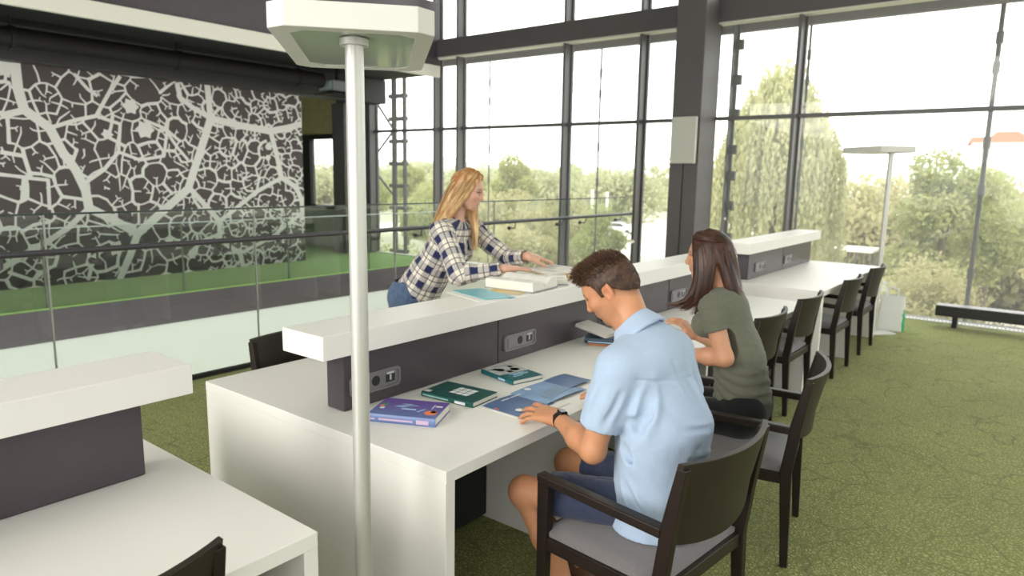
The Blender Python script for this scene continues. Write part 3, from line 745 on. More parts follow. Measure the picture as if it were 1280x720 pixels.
def skin_tint(head, base, lips, brow, extra=None):
    base = np.array(base)
    def f(V):
        c = np.tile(base, (len(V), 1)); n = noise3(3, 60, 2)(V)[:, None]; c = c * (1 + .05 * n)
        q = head.loc(V); fa = q[:, 0] > .04
        def mix(mask, colr): nonlocal c; c = c * (1 - mask[:, None]) + np.array(colr) * mask[:, None]
        lip = np.exp(-((q[:, 2] + .058) / .0085) ** 4 - (q[:, 1] / .022) ** 4) * fa * (q[:, 0] > .075); mix(np.clip(lip, 0, 1) * .8, lips)
        for s_ in (-1, 1):
            b = np.exp(-((q[:, 2] - .033 + (abs(q[:, 1]) - .03) * .12) / .0046) ** 2 - ((q[:, 1] - s_ * .033) / .020) ** 4) * fa; mix(np.clip(b, 0, 1) * .8, brow)
            ch = np.exp(-((q[:, 2] + .02) / .025) ** 2 - ((q[:, 1] - s_ * .045) / .022) ** 2) * fa; mix(ch * .25, base * np.array([1.1, .72, .68]))
            li = np.exp(-((q[:, 2] - .0135) / .0040) ** 2 - ((q[:, 1] - s_ * .032) / .019) ** 4) * fa; mix(np.clip(li * 1.1, 0, .95), np.array(brow) * .4)
        ea = np.exp(-((abs(q[:, 1]) - .082) / .012) ** 2 - ((q[:, 2] + .004) / .035) ** 2 - ((q[:, 0] + .012) / .03) ** 2); mix(np.clip(ea, 0, 1) * .35, base * np.array([1.1, .65, .58]))
        if extra: c = extra(V, q, c)
        return c
    return f
def hand(F, wrist, d, up, side, curl=(.25, .3, .2), size=1.0, spread=.12, thumb=.7, rw=.027, press=0, curls=None):
    """wrist point; d = towards the fingers; up = back of the hand; side=+1 when the thumb lies on cross(up, d)"""
    d = unit(d); up = np.asarray(up, float); up = unit(up - d * (up @ d)); lt = np.cross(up, d) * side; S = size; tips = []
    w_ = np.asarray(wrist, float)
    P = lambda a, b, c: w_ + (d * a + lt * b + up * c) * S
    kn = [(.092, .030), (.096, .010), (.091, -.011), (.081, -.030)]
    for i, (a, b) in enumerate(kn):                                                                  # palm
        F.cap(P(0, b * .55, 0), P(a, b, .004), .0165 * S, .0125 * S, .018 * S)
    F.cap(P(.01, .022, -.006), P(.045, .036, -.008), .017 * S, .014 * S, .02 * S)
    ln = [(.043, .026, .021), (.048, .030, .023), (.044, .028, .022), (.034, .021, .019)]; rr = [.0088, .0090, .0085, .0074]
    for i, (a, b) in enumerate(kn):
        ang = (1.3 - i) * spread; dd = unit(d * math.cos(ang) + lt * math.sin(ang)); p = P(a, b, .003); th = 0; r = rr[i] * S
        cu = curls[i] if curls else curl
        for j in range(3):
            th += cu[j]; q = p + (dd * math.cos(th) - up * math.sin(th)) * ln[i][j] * S
            F.cap(p, q, r, r * (.93 if j < 2 else .85), .0035 * S); F.ell(p, (r * 1.1,) * 3, None, .003 * S); p = q; r *= .93
        tips.append(p)
    a0 = P(.022, .030, -.008); dd = unit(d * math.cos(thumb) + lt * math.sin(thumb) - up * .25)
    a1 = a0 + dd * .042 * S; dd2 = unit(dd + d * .35); a2 = a1 + dd2 * .032 * S; a3 = a2 + unit(dd2 + d * .2) * .026 * S
    F.cap(a0, a1, .0145 * S, .0108 * S, .012 * S); F.cap(a1, a2, .0102 * S, .0096 * S, .004 * S); F.cap(a2, a3, .0096 * S, .0080 * S, .004 * S); tips.append(a3)
    return tips
def skin_material(name):
    m = bpy.data.materials.new(name); m.use_nodes = True; nt = m.node_tree; b = nt.nodes['Principled BSDF']
    a = nt.nodes.new('ShaderNodeAttribute'); a.attribute_name = 'tint'; nt.links.new(a.outputs['Color'], b.inputs['Base Color'])
    b.inputs['Roughness'].default_value = .48; b.inputs['Specular IOR Level'].default_value = .4
    b.inputs['Subsurface Weight'].default_value = .12; b.inputs['Subsurface Radius'].default_value = (.012, .005, .003); b.inputs['Subsurface Scale'].default_value = .5
    n = nt.nodes.new('ShaderNodeTexNoise'); n.inputs['Scale'].default_value = 260; t = nt.nodes.new('ShaderNodeTexCoord'); bp = nt.nodes.new('ShaderNodeBump'); bp.inputs['Strength'].default_value = .12; bp.inputs['Distance'].default_value = .002
    nt.links.new(t.outputs['Object'], n.inputs['Vector']); nt.links.new(n.outputs['Fac'], bp.inputs['Height']); nt.links.new(bp.outputs['Normal'], b.inputs['Normal'])
    return m
M_skin = skin_material('skin')
def cloth(name, c, noise=.1, nscale=90, bump=.25, bscale=700, sheen=.15):
    return mat(name, c, .85, noise=noise, nscale=nscale, bump=bump, bscale=bscale, spec=.2, sheen=sheen)
def hair_mat(name, c1, c2, rough=.38, sc=(1, 1, 1)):
    m = bpy.data.materials.new(name); m.use_nodes = True; nt = m.node_tree; b = nt.nodes['Principled BSDF']; b.inputs['Roughness'].default_value = rough; b.inputs['Specular IOR Level'].default_value = .45
    a = nt.nodes.new('ShaderNodeAttribute'); a.attribute_name = 'tint'; mx = nt.nodes.new('ShaderNodeMix'); mx.data_type = 'RGBA'; mx.inputs['A'].default_value = (*c1, 1); mx.inputs['B'].default_value = (*c2, 1)
    nt.links.new(a.outputs['Fac'], mx.inputs['Factor']); nt.links.new(mx.outputs['Result'], b.inputs['Base Color']); return m
def strands(name, curves, mtl, parent, r=.0022, sides=3, seed=0, taper=.35, rootdark=0):
    """many fine hairs as one mesh; each has its own shade between the two hair colours"""
    rg = np.random.default_rng(seed); VV = []; FF = []; CC = []; base = 0
    for c in curves:
        c = np.asarray(c, float); k = len(c); t = np.gradient(c, axis=0); t /= np.linalg.norm(t, axis=1)[:, None] + 1e-9
        u = np.cross(t, [.31, .2, .93]); u /= np.linalg.norm(u, axis=1)[:, None] + 1e-9; v = np.cross(t, u)
        rad = r * (1 - (1 - taper) * np.linspace(0, 1, k) ** 2)
        ring = np.stack([c + (u * math.cos(6.2832 * j / sides) + v * math.sin(6.2832 * j / sides)) * rad[:, None] for j in range(sides)], 1).reshape(-1, 3)
        VV.append(ring); i = np.arange(k - 1)[:, None] * sides; j = np.arange(sides)[None]; j2 = (j + 1) % sides
        FF.append((np.stack([i + j, i + j2, i + sides + j2, i + sides + j], -1).reshape(-1, 4)) + base); base += len(ring)
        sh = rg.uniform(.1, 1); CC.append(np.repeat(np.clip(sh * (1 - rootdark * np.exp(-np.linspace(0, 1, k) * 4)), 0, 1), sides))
    V = np.concatenate(VV); F = np.concatenate(FF); C_ = np.concatenate(CC)
    me = bpy.data.meshes.new(name); me.vertices.add(len(V)); me.vertices.foreach_set('co', V.astype(np.float32).ravel())
    me.loops.add(F.size); me.loops.foreach_set('vertex_index', F.ravel().astype(np.int32)); me.polygons.add(len(F))
    me.polygons.foreach_set('loop_start', np.arange(len(F), dtype=np.int32) * 4); me.polygons.foreach_set('loop_total', np.full(len(F), 4, np.int32)); me.polygons.foreach_set('use_smooth', np.ones(len(F), bool)); me.update(calc_edges=True)
    me.materials.append(mtl); c4 = np.ones((len(V), 4), np.float32); c4[:, :3] = C_[:, None]; at = me.color_attributes.new('tint', 'FLOAT_COLOR', 'POINT'); at.data.foreach_set('color', c4.ravel())
    o = bpy.data.objects.new(name, me); COL.objects.link(o)
    if parent: o.parent = parent; o.matrix_parent_inverse = parent.matrix_world.inverted()
    return o
def resample(pl, k):
    pl = np.asarray(pl, float); s = np.r_[0, np.cumsum(np.linalg.norm(np.diff(pl, axis=0), axis=1))]; t = np.linspace(0, s[-1], k)
    # smooth through a Catmull-like blend: linear then three relaxations
    q = np.stack([np.interp(t, s, pl[:, i]) for i in range(3)], 1)
    for _ in range(3): q[1:-1] = q[1:-1] * .5 + (q[:-2] + q[2:]) * .25
    return q
def hair_between(guides, n, seed, spread, k=14, lift=None):
    rg = np.random.default_rng(seed); G = [resample(g, k) for g in guides]; out = []
    for _ in range(n):
        i = rg.integers(0, len(G) - 1); t = rg.uniform(); c = G[i] * (1 - t) + G[i + 1] * t
        j = rg.normal(size=3) * spread; wv = np.sin(np.linspace(0, rg.uniform(2, 6), k) + rg.uniform(0, 6))[:, None] * rg.normal(size=3) * spread * .35
        c = c + j * np.linspace(.35, 1, k)[:, None] + wv
        if lift is not None: c = lift(c)
        cut = rg.integers(int(k * .75), k + 1); out.append(c[:cut])
    return out
def folds(seed, amp, stretch=(1, 1, 1), sc=7, crease=.004):
    n1, n2 = noise3(seed, sc, 2), noise3(seed + 7, sc * 1.3, 1); S_ = np.array(stretch, np.float32)
    def f(P):
        q = P * S_; a = n1(q); b = n2(q)
        return amp * a + crease * np.exp(-(b / .10) ** 2)
    return f
def fold_lines(segs):
    def f(P):
        r = np.zeros(len(P), np.float32)
        for a, b, A, w_ in segs:
            a = np.array(a, np.float32); ab = np.array(b, np.float32) - a; v = P - a; h = np.clip((v @ ab) / (ab @ ab), 0, 1)
            d = np.linalg.norm(v - h[:, None] * ab, axis=1); tp = np.sin(np.pi * np.clip(.12 + .8 * h, 0, 1))
            r += A * tp * 2.7 * (np.exp(-(d / w_) ** 2) - .55 * np.exp(-((d - 2 * w_) / (w_ * 1.1)) ** 2))
        return r
    return f
def figure(name, loc, label, group=None):
    e = empty(name, loc, 0, label, 'person', group); bpy.context.view_layer.update(); return e
def shoe(name, parent, heel, toe, mtl, h=.006):
    a, b = np.array(heel, float), np.array(toe, float); lo = np.minimum(a, b) - .09; hi = np.maximum(a, b) + .12
    F = Field(lo, hi, h); F.cap(a + [0, 0, .035], b + [0, 0, .02], .038, .036, .02); F.cap(a + [0, 0, .05], a * .6 + b * .4 + [0, 0, .04], .04, .036, .03); F.cap(a + [0, 0, .085], a + [0, 0, .05], .042, .042, .02)
    F.plane_cut((0, 0, .002), (0, 0, -1)); return F.build(name, mtl, parent)

# ================================================================== the man in the light blue shirt
man = figure('person', (-1.02, 2.18, 0), 'man with short brown hair in light blue shirt and shorts, seated, leaning over a magazine')
H = Head((-1.262, 2.180, 1.296), math.radians(197), .66, size=.229)
F = Field((-1.75, 1.80, .0), (-.78, 2.60, 1.50), .004)
H.build(F)
nb = V3(-1.125, 2.18, 1.12)
F.cap(nb, H.p(-.035, 0, -.05), .062, .055, .03); F.cap(nb + [-.03, 0, .0], H.p(.0, 0, -.075), .05, .048, .03)
F.chain([(-1.12, 2.03, 1.06), (-1.10, 2.33, 1.06)], [.06, .06], .05); F.cap((-1.10, 2.18, 1.03), (-1.03, 2.18, .70), .095, .095, .05)
F.cap((-1.02, 2.11, .565), (-1.02, 2.25, .565), .085, .085, .03)
LE, LW = V3(-1.172, 1.957, .772), V3(-1.405, 2.092, .792)
F.cap((-1.12, 1.99, 1.05), LE, .052, .043, .03); F.cap(LE, LE * .6 + LW * .4, .043, .046, .02); F.cap(LE * .6 + LW * .4, LW, .045, .0275, .02)
hand(F, LW + (LW - LE) * .02, (-.97, .16, -.08), (-.03, -.30, 1), -1, curls=[(.02, .22, .22), (.04, .24, .2), (.10, .30, .22), (.16, .32, .22)], size=1.14, spread=.20, thumb=.6)
RE, RW = V3(-1.05, 2.475, .802), V3(-1.33, 2.50, .792)
F.cap((-1.08, 2.37, 1.05), RE, .052, .043, .03); F.cap(RE, RE * .6 + RW * .4, .043, .044, .02); F.cap(RE * .6 + RW * .4, RW, .043, .0275, .02)
hand(F, RW, (-1, -.1, -.05), (0, 0, 1), 1, curls=[(.04, .2, .2)] * 4, size=1.12, spread=.18, thumb=.5)
LK, RK = V3(-1.475, 1.985, .515), V3(-1.49, 2.31, .52)
for hip, kn_, an in ((V3(-1.04, 2.09, .555), LK, V3(-1.325, 2.06, .10)), (V3(-1.04, 2.27, .555), RK, V3(-1.42, 2.36, .10))):
    F.cap(hip, kn_, .076, .058, .03); F.ell(kn_ + [-.012, 0, .0], (.060, .055, .062), None, .02)
    mid_ = kn_ * .62 + an * .38 + V3(.022, 0, 0); F.cap(kn_, mid_, .052, .056, .02); F.cap(mid_, an, .054, .036, .03)
    F.cap(an, an + [-.03, 0, -.05], .038, .036, .02); F.cap(an + [.0, 0, -.055], an + [-.16, 0, -.065], .036, .03, .02)
def man_stubble(V, q, c):
    s_ = .62 * q[:, 0] - .78 * (q[:, 2] - .020); m_ = np.clip(1 - s_ / .030, 0, 1) * (s_ > -.01) * (q[:, 0] < .03) * .65 * (np.abs(q[:, 1]) < .079) * (q[:, 2] > -.09)
    b_ = np.exp(-((q[:, 2] + .085) / .035) ** 2) * (q[:, 0] > .0) * .18; m_ = np.clip(m_ + b_, 0, 1)[:, None]
    return c * (1 - m_) + np.array((.10, .055, .035)) * m_
man_skin = skin_tint(H, (.52, .245, .13), (.42, .17, .12), (.10, .05, .03), man_stubble)
body = F.build('body', M_skin, man, man_skin)
H.eyes(man)
# shirt
F = Field((-1.36, 1.82, .42), (-.76, 2.58, 1.26), .0045)
fx = (-1, 0, 0)
F.cap((-1.015, 2.175, .50), (-1.02, 2.18, .80), .208, .184, .03, flat=(fx, .80))
F.cap((-1.02, 2.18, .80), (-1.085, 2.18, 1.01), .184, .172, .06, flat=((-.95, 0, .3), .70))
F.cap((-1.115, 2.035, 1.072), (-1.09, 2.325, 1.075), .068, .068, .08)
F.cap((-1.09, 2.09, 1.06), (-1.075, 2.27, 1.06), .075, .075, .06)
F.cap((-1.115, 2.10, 1.105), (-1.125, 2.15, 1.150), .052, .045, .05); F.cap((-1.10, 2.27, 1.105), (-1.115, 2.21, 1.150), .052, .045, .05); F.cap((-1.08, 2.15, 1.12), (-1.08, 2.21, 1.12), .05, .05, .05)
LS = LE * .36 + V3(-1.12, 1.99, 1.05) * .64
F.cap((-1.12, 1.995, 1.06), LS, .068, .069, .05); F.cap(LS, LE * .62 + V3(-1.12, 1.99, 1.05) * .38, .068, .072, .02)
F.cap((-1.08, 2.365, 1.06), RE * .62 + V3(-1.08, 2.37, 1.05) * .38, .068, .070, .05)
f1, f2 = folds(5, .0035, (1, 1, .6), 6, .0), folds(8, .0012, (1.2, .8, 1.1), 24, .0012)
f3 = fold_lines([((-.95, 2.21, 1.10), (-.86, 2.27, .86), .006, .011), ((-.93, 2.25, 1.02), (-.85, 2.32, .74), .008, .014), ((-1.0, 2.00, .93), (-.88, 2.14, .80), .007, .013), ((-1.04, 1.985, .90), (-.87, 2.20, .66), .008, .015),
    ((-.90, 2.06, .88), (-.86, 2.28, .84), .004, .009), ((-.88, 2.10, .77), (-.86, 2.32, .72), .005, .011), ((-1.07, 1.98, .80), (-.90, 2.06, .60), .008, .014), ((-.90, 2.12, .62), (-.87, 2.32, .57), .005, .012), ((-.98, 2.01, 1.02), (-1.02, 1.985, .86), .011, .016),
    ((-1.10, 1.96, .72), (-.96, 2.0, .54), .006, .013), ((-.92, 2.36, .95), (-.88, 2.34, .72), .006, .013), ((-1.12, 1.93, 1.02), (-1.16, 1.89, .90), .003, .012), ((-1.07, 1.95, 1.0), (-1.11, 1.91, .88), .003, .010), ((-.97, 2.12, 1.09), (-.92, 2.16, .98), .0025, .009)])
def man_fold(P):
    low = np.clip((1.0 - P[:, 2]) / .35, 0, 1)
    yoke = .004 * np.exp(-((P[:, 2] - 1.035 + .25 * (P[:, 0] + 1.0)) / .005) ** 2) * (P[:, 0] > -1.04)
    return f1(P) * (.35 + .9 * low) + f2(P) * (.4 + .6 * low) + f3(P) + yoke
F.wrinkle(man_fold)
for sh_, el in ((V3(-1.12, 1.99, 1.05), LE), (V3(-1.08, 2.37, 1.05), RE)):
    dd = unit(el - sh_); cutp = sh_ + dd * np.linalg.norm(el - sh_) * .69
    # trim the sleeve to a straight hem and hollow it round the arm
    F.cap(cutp + dd * .05, cutp + dd * .09, .082, .082, .0, 's'); F.cap(cutp - dd * .03, cutp + dd * .1, .056, .056, .004, 's')
F.cap(H.p(-.05, 0, -.07), (-1.145, 2.18, 1.150), .060, .056, .004, 's')
F.plane_cut((0, 0, .487), (0, 0, -1))
M_oxford = cloth('light_blue_oxford', (.37, .47, .62), .08, 140, .25, 900)
F.build('shirt', M_oxford, man)
F = Field((-1.32, 2.04, 1.02), (-.98, 2.32, 1.30), .003)           # collar: a standing band with the leaf folded down over it
c0 = V3(-1.148, 2.18, 1.160); e1 = V3(0, 1, 0); e2 = unit((.74, 0, .67)); ax_ = unit(np.cross(e1, e2)); ax_ = ax_ if ax_[2] > 0 else -ax_
up_, lo_, ot_ = [], [], []
for k in range(33):
    a = math.radians(-215 + 250 * k / 32 + 0) ; a = math.radians(-35 + 250 * k / 32)
    q = e1 * math.cos(a) + e2 * math.sin(a); back_ = max(0, math.sin(a))
    up_.append(c0 + q * .071 + ax_ * (.024 + .012 * back_)); lo_.append(c0 + q * .078 - ax_ * .012); ot_.append(c0 + q * (.101 + .010 * (1 - back_)) - ax_ * (.022 - .006 * back_))
for A_, B_ in ((up_, lo_), (up_, ot_)):
    for k in range(32):
        for t in (0, .2, .4, .6, .8, 1.0):
            F.cap(A_[k] * (1 - t) + B_[k] * t, A_[k + 1] * (1 - t) + B_[k + 1] * t, .0050, .0050, .009)
F.build('collar', M_oxford, man)
F = Field((-1.50, 1.90, .40), (-.80, 2.46, .76), .006)              # shorts
F.cap((-1.05, 2.11, .56), (-1.05, 2.25, .56), .085, .085, .03)
F.cap((-1.09, 2.085, .553), (-1.36, 2.005, .535), .088, .084, .03); F.cap((-1.07, 2.265, .555), (-1.36, 2.295, .54), .090, .084, .03)
F.wrinkle(folds(15, .004, (.7, 1, 1), 14, .004)); F.plane_cut((-1.375, 2.1, .5), (-1, -.1, -.1))
F.plane_cut((0, 0, .484), (0, 0, -1))
F.build('shorts', cloth('navy_cotton', (.035, .045, .085), .15, 60), man)
M_shoe = mat('brown_leather', (.12, .06, .035), .5)
shoe('shoe', man, (-1.31, 2.06, 0), (-1.50, 2.04, 0), M_shoe); shoe('shoe', man, (-1.40, 2.36, 0), (-1.59, 2.36, 0), M_shoe)
# wrist watch
m = MB(); ax = unit(LW - LE); wc = LW - ax * .012; u_ = unit(np.cross(ax, [0, 0, 1])); v_ = np.cross(u_, ax)
n = 28; V = []
for q, rr_ in ((-.011, .0300), (-.011, .0335), (.011, .0335), (.011, .0300)):
    V += [wc + ax * q + (u_ * math.cos(6.2832 * i / n) * 1.06 + v_ * math.sin(6.2832 * i / n) * .96) * rr_ for i in range(n)]
m.add(V, [(k * n + i, k * n + (i + 1) % n, ((k + 1) % 4) * n + (i + 1) % n, ((k + 1) % 4) * n + i) for k in range(4) for i in range(n)])
wt = m.build('watch', mat('black_rubber', (.008, .008, .009), .5), man, bevel=0)
wt.matrix_parent_inverse = man.matrix_world.inverted()
vv = unit(np.array([0, 0, 1.0]) - ax * ax[2]); o_ = wc + vv * .030 + u_ * .004
w1 = MB().hexa([o_ + ax * a + u_ * b for a, b in ((-.018, -.015), (.018, -.015), (.018, .015), (-.018, .015))], [o_ + vv * .010 + ax * a + u_ * b for a, b in ((-.016, -.013), (.016, -.013), (.016, .013), (-.016, .013))]).build('watch_case', mat('black_gloss', (.012, .012, .014), .15), wt, bevel=.002)
# hair
F = Field(H.c - .17, H.c + .17, .004)
F.ell(H.p(-.016, 0, .040), np.array((.106, .083, .088)) * H.k, H.A, 0); F.ell(H.p(-.03, 0, .0), np.array((.088, .078, .085)) * H.k, H.A, .02)
F.cap(H.p(.050, -.03, .100), H.p(.050, .03, .100), .022, .022, .03)
F.plane_cut(H.p(.0, 0, .020), H.f * .62 - H.u * .78); F.plane_cut(H.p(.088, 0, .08), H.f)
for q in (-1, 1): F.cap(H.p(.012, q * .078, .03), H.p(.016, q * .075, -.005), .010, .006, .008)
F.ell(H.p(-.012, .085, -.008), np.array((.021, .02, .028)) * H.k, H.A, .004, 's'); F.ell(H.p(-.012, -.085, -.008), np.array((.021, .02, .028)) * H.k, H.A, .004, 's')
F.wrinkle(folds(31, .003, (1, 1, 1), 40, .001))
M_hairm = hair_mat('short_brown_hair', (.020, .010, .006), (.15, .075, .042), .6)
hb = F.build('hair', M_hairm, man, lambda V: np.clip(.35 + .35 * noise3(9, 70, 2)(V), 0, 1)[:, None].repeat(3, 1))
me = hb.data; co = np.zeros(len(me.vertices) * 3, np.float32); me.vertices.foreach_get('co', co); co = co.reshape(-1, 3)
no = np.zeros(len(me.vertices) * 3, np.float32); me.vertices.foreach_get('normal', no); no = no.reshape(-1, 3)
co = co + np.array(man.location) * 0
rg = np.random.default_rng(2); sel = rg.integers(0, len(co), 12000); cur = []
for i in sel:
    q = H.loc(co[i][None])[0]; top = np.clip((q[2] - .055) / .05, 0, 1); L_ = (.006 + .019 * top) * rg.uniform(.6, 1.25)
    d = no[i] * (.42 + .55 * top) + H.f * (.25 * top) + H.u * (.30 * top - .45 * (1 - top)) - H.f * .25 * (1 - top) + rg.normal(size=3) * (.16 + .18 * top)
    d = d / np.linalg.norm(d); p0 = co[i] - no[i] * .003; cur.append([p0, p0 + d * L_ * .5, p0 + d * L_ + (H.f * .15 - V3(0, 0, .2)) * L_ * .5])
strands('hair_tufts', cur, M_hairm, man, r=.0011, seed=3)

# ================================================================== the woman in the olive top
wo = figure('person', (-1.12, 3.27, 0), 'brown-haired woman in olive green top and black trousers, seated at the desk')
H = Head((-1.325, 3.235, 1.325), math.radians(197), .10, size=.232)
F = Field((-1.90, 2.92, 0), (-.90, 3.72, 1.54), .0045)
H.build(F, True)
nb = V3(-1.255, 3.25, 1.135)
F.cap(nb, H.p(-.03, 0, -.06), .050, .046, .025)
F.cap((-1.245, 3.13, 1.105), (-1.265, 3.37, 1.105), .045, .045, .04); F.cap((-1.215, 3.258, 1.06), (-1.13, 3.285, .70), .082, .078, .04)
F.cap((-1.11, 3.21, .575), (-1.13, 3.36, .575), .085, .085, .03)
LE, LW = V3(-1.160, 3.085, .875), V3(-1.395, 3.13, .85)
F.cap((-1.245, 3.10, 1.10), LE, .047, .041, .03); F.cap(LE, LE * .65 + LW * .35, .041, .042, .02); F.cap(LE * .65 + LW * .35, LW, .041, .025, .02)
hand(F, LW, (-.95, .15, -.28), (-.2, 0, 1), -1, curls=[(.1, .2, .2)] * 4, size=.92, thumb=.5)
RE, RW = V3(-1.33, 3.53, .83), V3(-1.47, 3.45, .875)
F.cap((-1.265, 3.40, 1.10), RE, .047, .041, .03); F.cap(RE, RE * .65 + RW * .35, .041, .042, .02); F.cap(RE * .65 + RW * .35, RW, .041, .025, .02)
hand(F, RW, (-.55, -.25, .55), (-.4, -.3, .8), 1, curls=[(.4, .5, .4)] * 4, size=.92, thumb=.4)
for hip, kn_, an in ((V3(-1.12, 3.20, .55), V3(-1.58, 3.10, .54), V3(-1.50, 3.10, .10)), (V3(-1.14, 3.37, .55), V3(-1.60, 3.34, .54), V3(-1.52, 3.36, .10))):
    F.cap(hip, kn_, .08, .055, .03); F.cap(kn_, an, .052, .034, .03); F.cap(an + [0, 0, -.05], an + [-.15, 0, -.065], .034, .028, .02)
wo_skin = skin_tint(H, (.56, .285, .17), (.50, .17, .15), (.09, .05, .035))
F.build('body', M_skin, wo, wo_skin); H.eyes(wo)
F = Field((-1.48, 2.98, .58), (-.94, 3.56, 1.25), .0045)             # olive top
fv = (-.977, -.215, 0)
F.cap((-1.13, 3.283, .66), (-1.158, 3.275, .84), .162, .140, .03, flat=(fv, .84)); F.cap((-1.155, 3.275, .84), (-1.222, 3.255, 1.045), .140, .145, .05, flat=(fv, .72))
F.cap((-1.24, 3.135, 1.103), (-1.255, 3.37, 1.103), .058, .058, .06); F.cap((-1.245, 3.19, 1.13), (-1.25, 3.32, 1.13), .045, .045, .04)
for q in (-1, 1): F.ell(V3(-1.315, 3.235, 1.0) + V3(.215, -.977, 0) * q * .065, (.065, .062, .065), None, .04)
A0 = V3(-1.245, 3.10, 1.10); F.cap(A0, A0 * .42 + LE * .58, .060, .058, .035); 
A0 = V3(-1.265, 3.40, 1.10); F.cap(A0, A0 * .5 + RE * .5, .060, .058, .035)
fa_, fb_ = folds(41, .0035, (.7, .7, 1.6), 9, .002), folds(43, .0015, (1, 1, 2), 22, .0015)
F.wrinkle(lambda P: fa_(P) + fb_(P) + .0045 * np.sin(P[:, 2] * 130 + P[:, 0] * 40 + 3 * np.sin(P[:, 1] * 17)) * np.clip((.86 - P[:, 2]) * 8, 0, 1))
A0 = V3(-1.245, 3.10, 1.10); dd = unit(LE - A0); cp = A0 * .56 + LE * .44
F.cap(cp + dd * .06, cp + dd * .1, .075, .075, 0, 's'); F.cap(cp - dd * .02, cp + dd * .1, .0475, .0475, .003, 's')
F.cap(nb, H.p(-.03, 0, -.06), .066, .06, .004, 's')
F.plane_cut((0, 0, .645), (.12, 0, -1))
F.build('top', cloth('olive_jersey', (.135, .142, .105), .10, 120, .2, 900), wo)
F = Field((-1.75, 3.0, .05), (-.94, 3.56, .74), .006)                # trousers
F.cap((-1.10, 3.20, .59), (-1.13, 3.38, .59), .118, .118, .03)
for hip, kn_, an in ((V3(-1.12, 3.20, .56), V3(-1.58, 3.10, .54), V3(-1.50, 3.10, .10)), (V3(-1.14, 3.37, .56), V3(-1.60, 3.34, .54), V3(-1.52, 3.36, .10))):
    F.cap(hip, kn_, .098, .066, .03); F.cap(kn_, an, .064, .05, .03)
F.plane_cut((0, 0, .12), (0, 0, -1))
F.build('trousers', cloth('black_cloth', (.010, .011, .013), .1, 60), wo)
for y in (3.10, 3.36): shoe('shoe', wo, (-1.50, y, 0), (-1.69, y, 0), mat('black_shoe', (.015, .015, .016), .5))
# hair: crown swept back into a band, long locks in front and behind the shoulder
Z = lambda p, dz, dx=0, dy=0: np.asarray(p) + V3(dx, dy, dz)
hp = H.p
front = [[hp(.070, .0, .100), hp(.072, .04, .080), hp(.056, .076, .03), hp(.045, .084, -.04), Z(hp(.05, .08, -.06), -.07), Z(hp(.06, .08, -.06), -.14), Z(hp(.10, .075, -.06), -.175), Z(hp(.19, .06, -.06), -.165)],
         [hp(.050, .0, .113), hp(.048, .05, .093), hp(.030, .085, .03), hp(.025, .092, -.04), Z(hp(.03, .09, -.06), -.08), Z(hp(.035, .085, -.06), -.16), Z(hp(.07, .075, -.06), -.20), Z(hp(.12, .06, -.06), -.185)],
         [hp(.030, .0, .121), hp(.022, .06, .095), hp(.004, .092, .03), hp(.0, .096, -.04), Z(hp(.005, .09, -.06), -.08), Z(hp(.015, .085, -.06), -.16), Z(hp(.05, .075, -.06), -.21)],
         [hp(.005, .0, .125), hp(-.012, .06, .10), hp(-.025, .09, .03), hp(-.028, .09, -.04), Z(hp(-.012, .085, -.06), -.07), Z(hp(.0, .08, -.06), -.14), Z(hp(.03, .07, -.06), -.19)]]
back = [[hp(-.01, .0, .124), hp(-.035, .06, .098), hp(-.055, .085, .03), hp(-.065, .078, -.04), Z(hp(-.085, .07, -.06), -.06), Z(hp(-.125, .065, -.06), -.15), Z(hp(-.15, .065, -.06), -.225)],
        [hp(-.03, .0, .120), hp(-.07, .05, .085), hp(-.092, .06, .02), hp(-.10, .055, -.05), Z(hp(-.12, .055, -.06), -.06), Z(hp(-.155, .055, -.06), -.16), Z(hp(-.175, .055, -.06), -.24)],
        [hp(-.05, .0, .112), hp(-.095, .02, .075), hp(-.118, .02, .01), hp(-.122, .02, -.06), Z(hp(-.135, .02, -.06), -.07), Z(hp(-.15, .03, -.06), -.16), Z(hp(-.152, .03, -.06), -.215)],
        [hp(-.05, -.02, .110), hp(-.095, -.035, .07), hp(-.112, -.04, 0), hp(-.118, -.04, -.07), Z(hp(-.13, -.04, -.06), -.08), Z(hp(-.14, -.04, -.06), -.16)],
        [hp(-.03, -.02, .118), hp(-.06, -.07, .08), hp(-.07, -.088, .02), hp(-.07, -.085, -.05), Z(hp(-.07, -.085, -.06), -.1), Z(hp(-.06, -.09, -.06), -.2)]]
rside = [[hp(.0, -.0, .124), hp(-.02, -.065, .095), hp(-.03, -.092, .02), hp(-.03, -.09, -.05), Z(hp(-.03, -.09, -.06), -.1), Z(hp(0, -.09, -.06), -.2)],
         [hp(.05, -.0, .113), hp(.045, -.055, .09), hp(.025, -.088, .02), hp(.02, -.09, -.05), Z(hp(.03, -.085, -.06), -.1), Z(hp(.05, -.08, -.06), -.2)]]
M_hairb = hair_mat('long_brown_hair', (.016, .007, .005), (.13, .048, .026), .42)
F = Field(H.c + V3(-.28, -.2, -.34), H.c + V3(.28, .22, .2), .005)
F.ell(hp(-.014, 0, .036), np.array((.104, .082, .088)) * H.k, H.A, 0); F.plane_cut(hp(.045, 0, .04), H.f * .9 - H.u * .35)
for G_ in (front, back, rside):
    for g in G_:
        g = resample(g, 10); F.chain(g, list(np.interp(np.arange(10), [0, 2, 6, 9], [.010, .016, .019, .006])), .018)
F.build('hair', M_hairb, wo, lambda V: np.clip(.25 + .3 * noise3(9, 60, 2)(V * np.array([1, 1, .15])), 0, 1)[:, None].repeat(3, 1))
cv = hair_between(front, 420, 1, .009) + hair_between(back, 460, 2, .009) + hair_between(rside, 120, 3, .009)
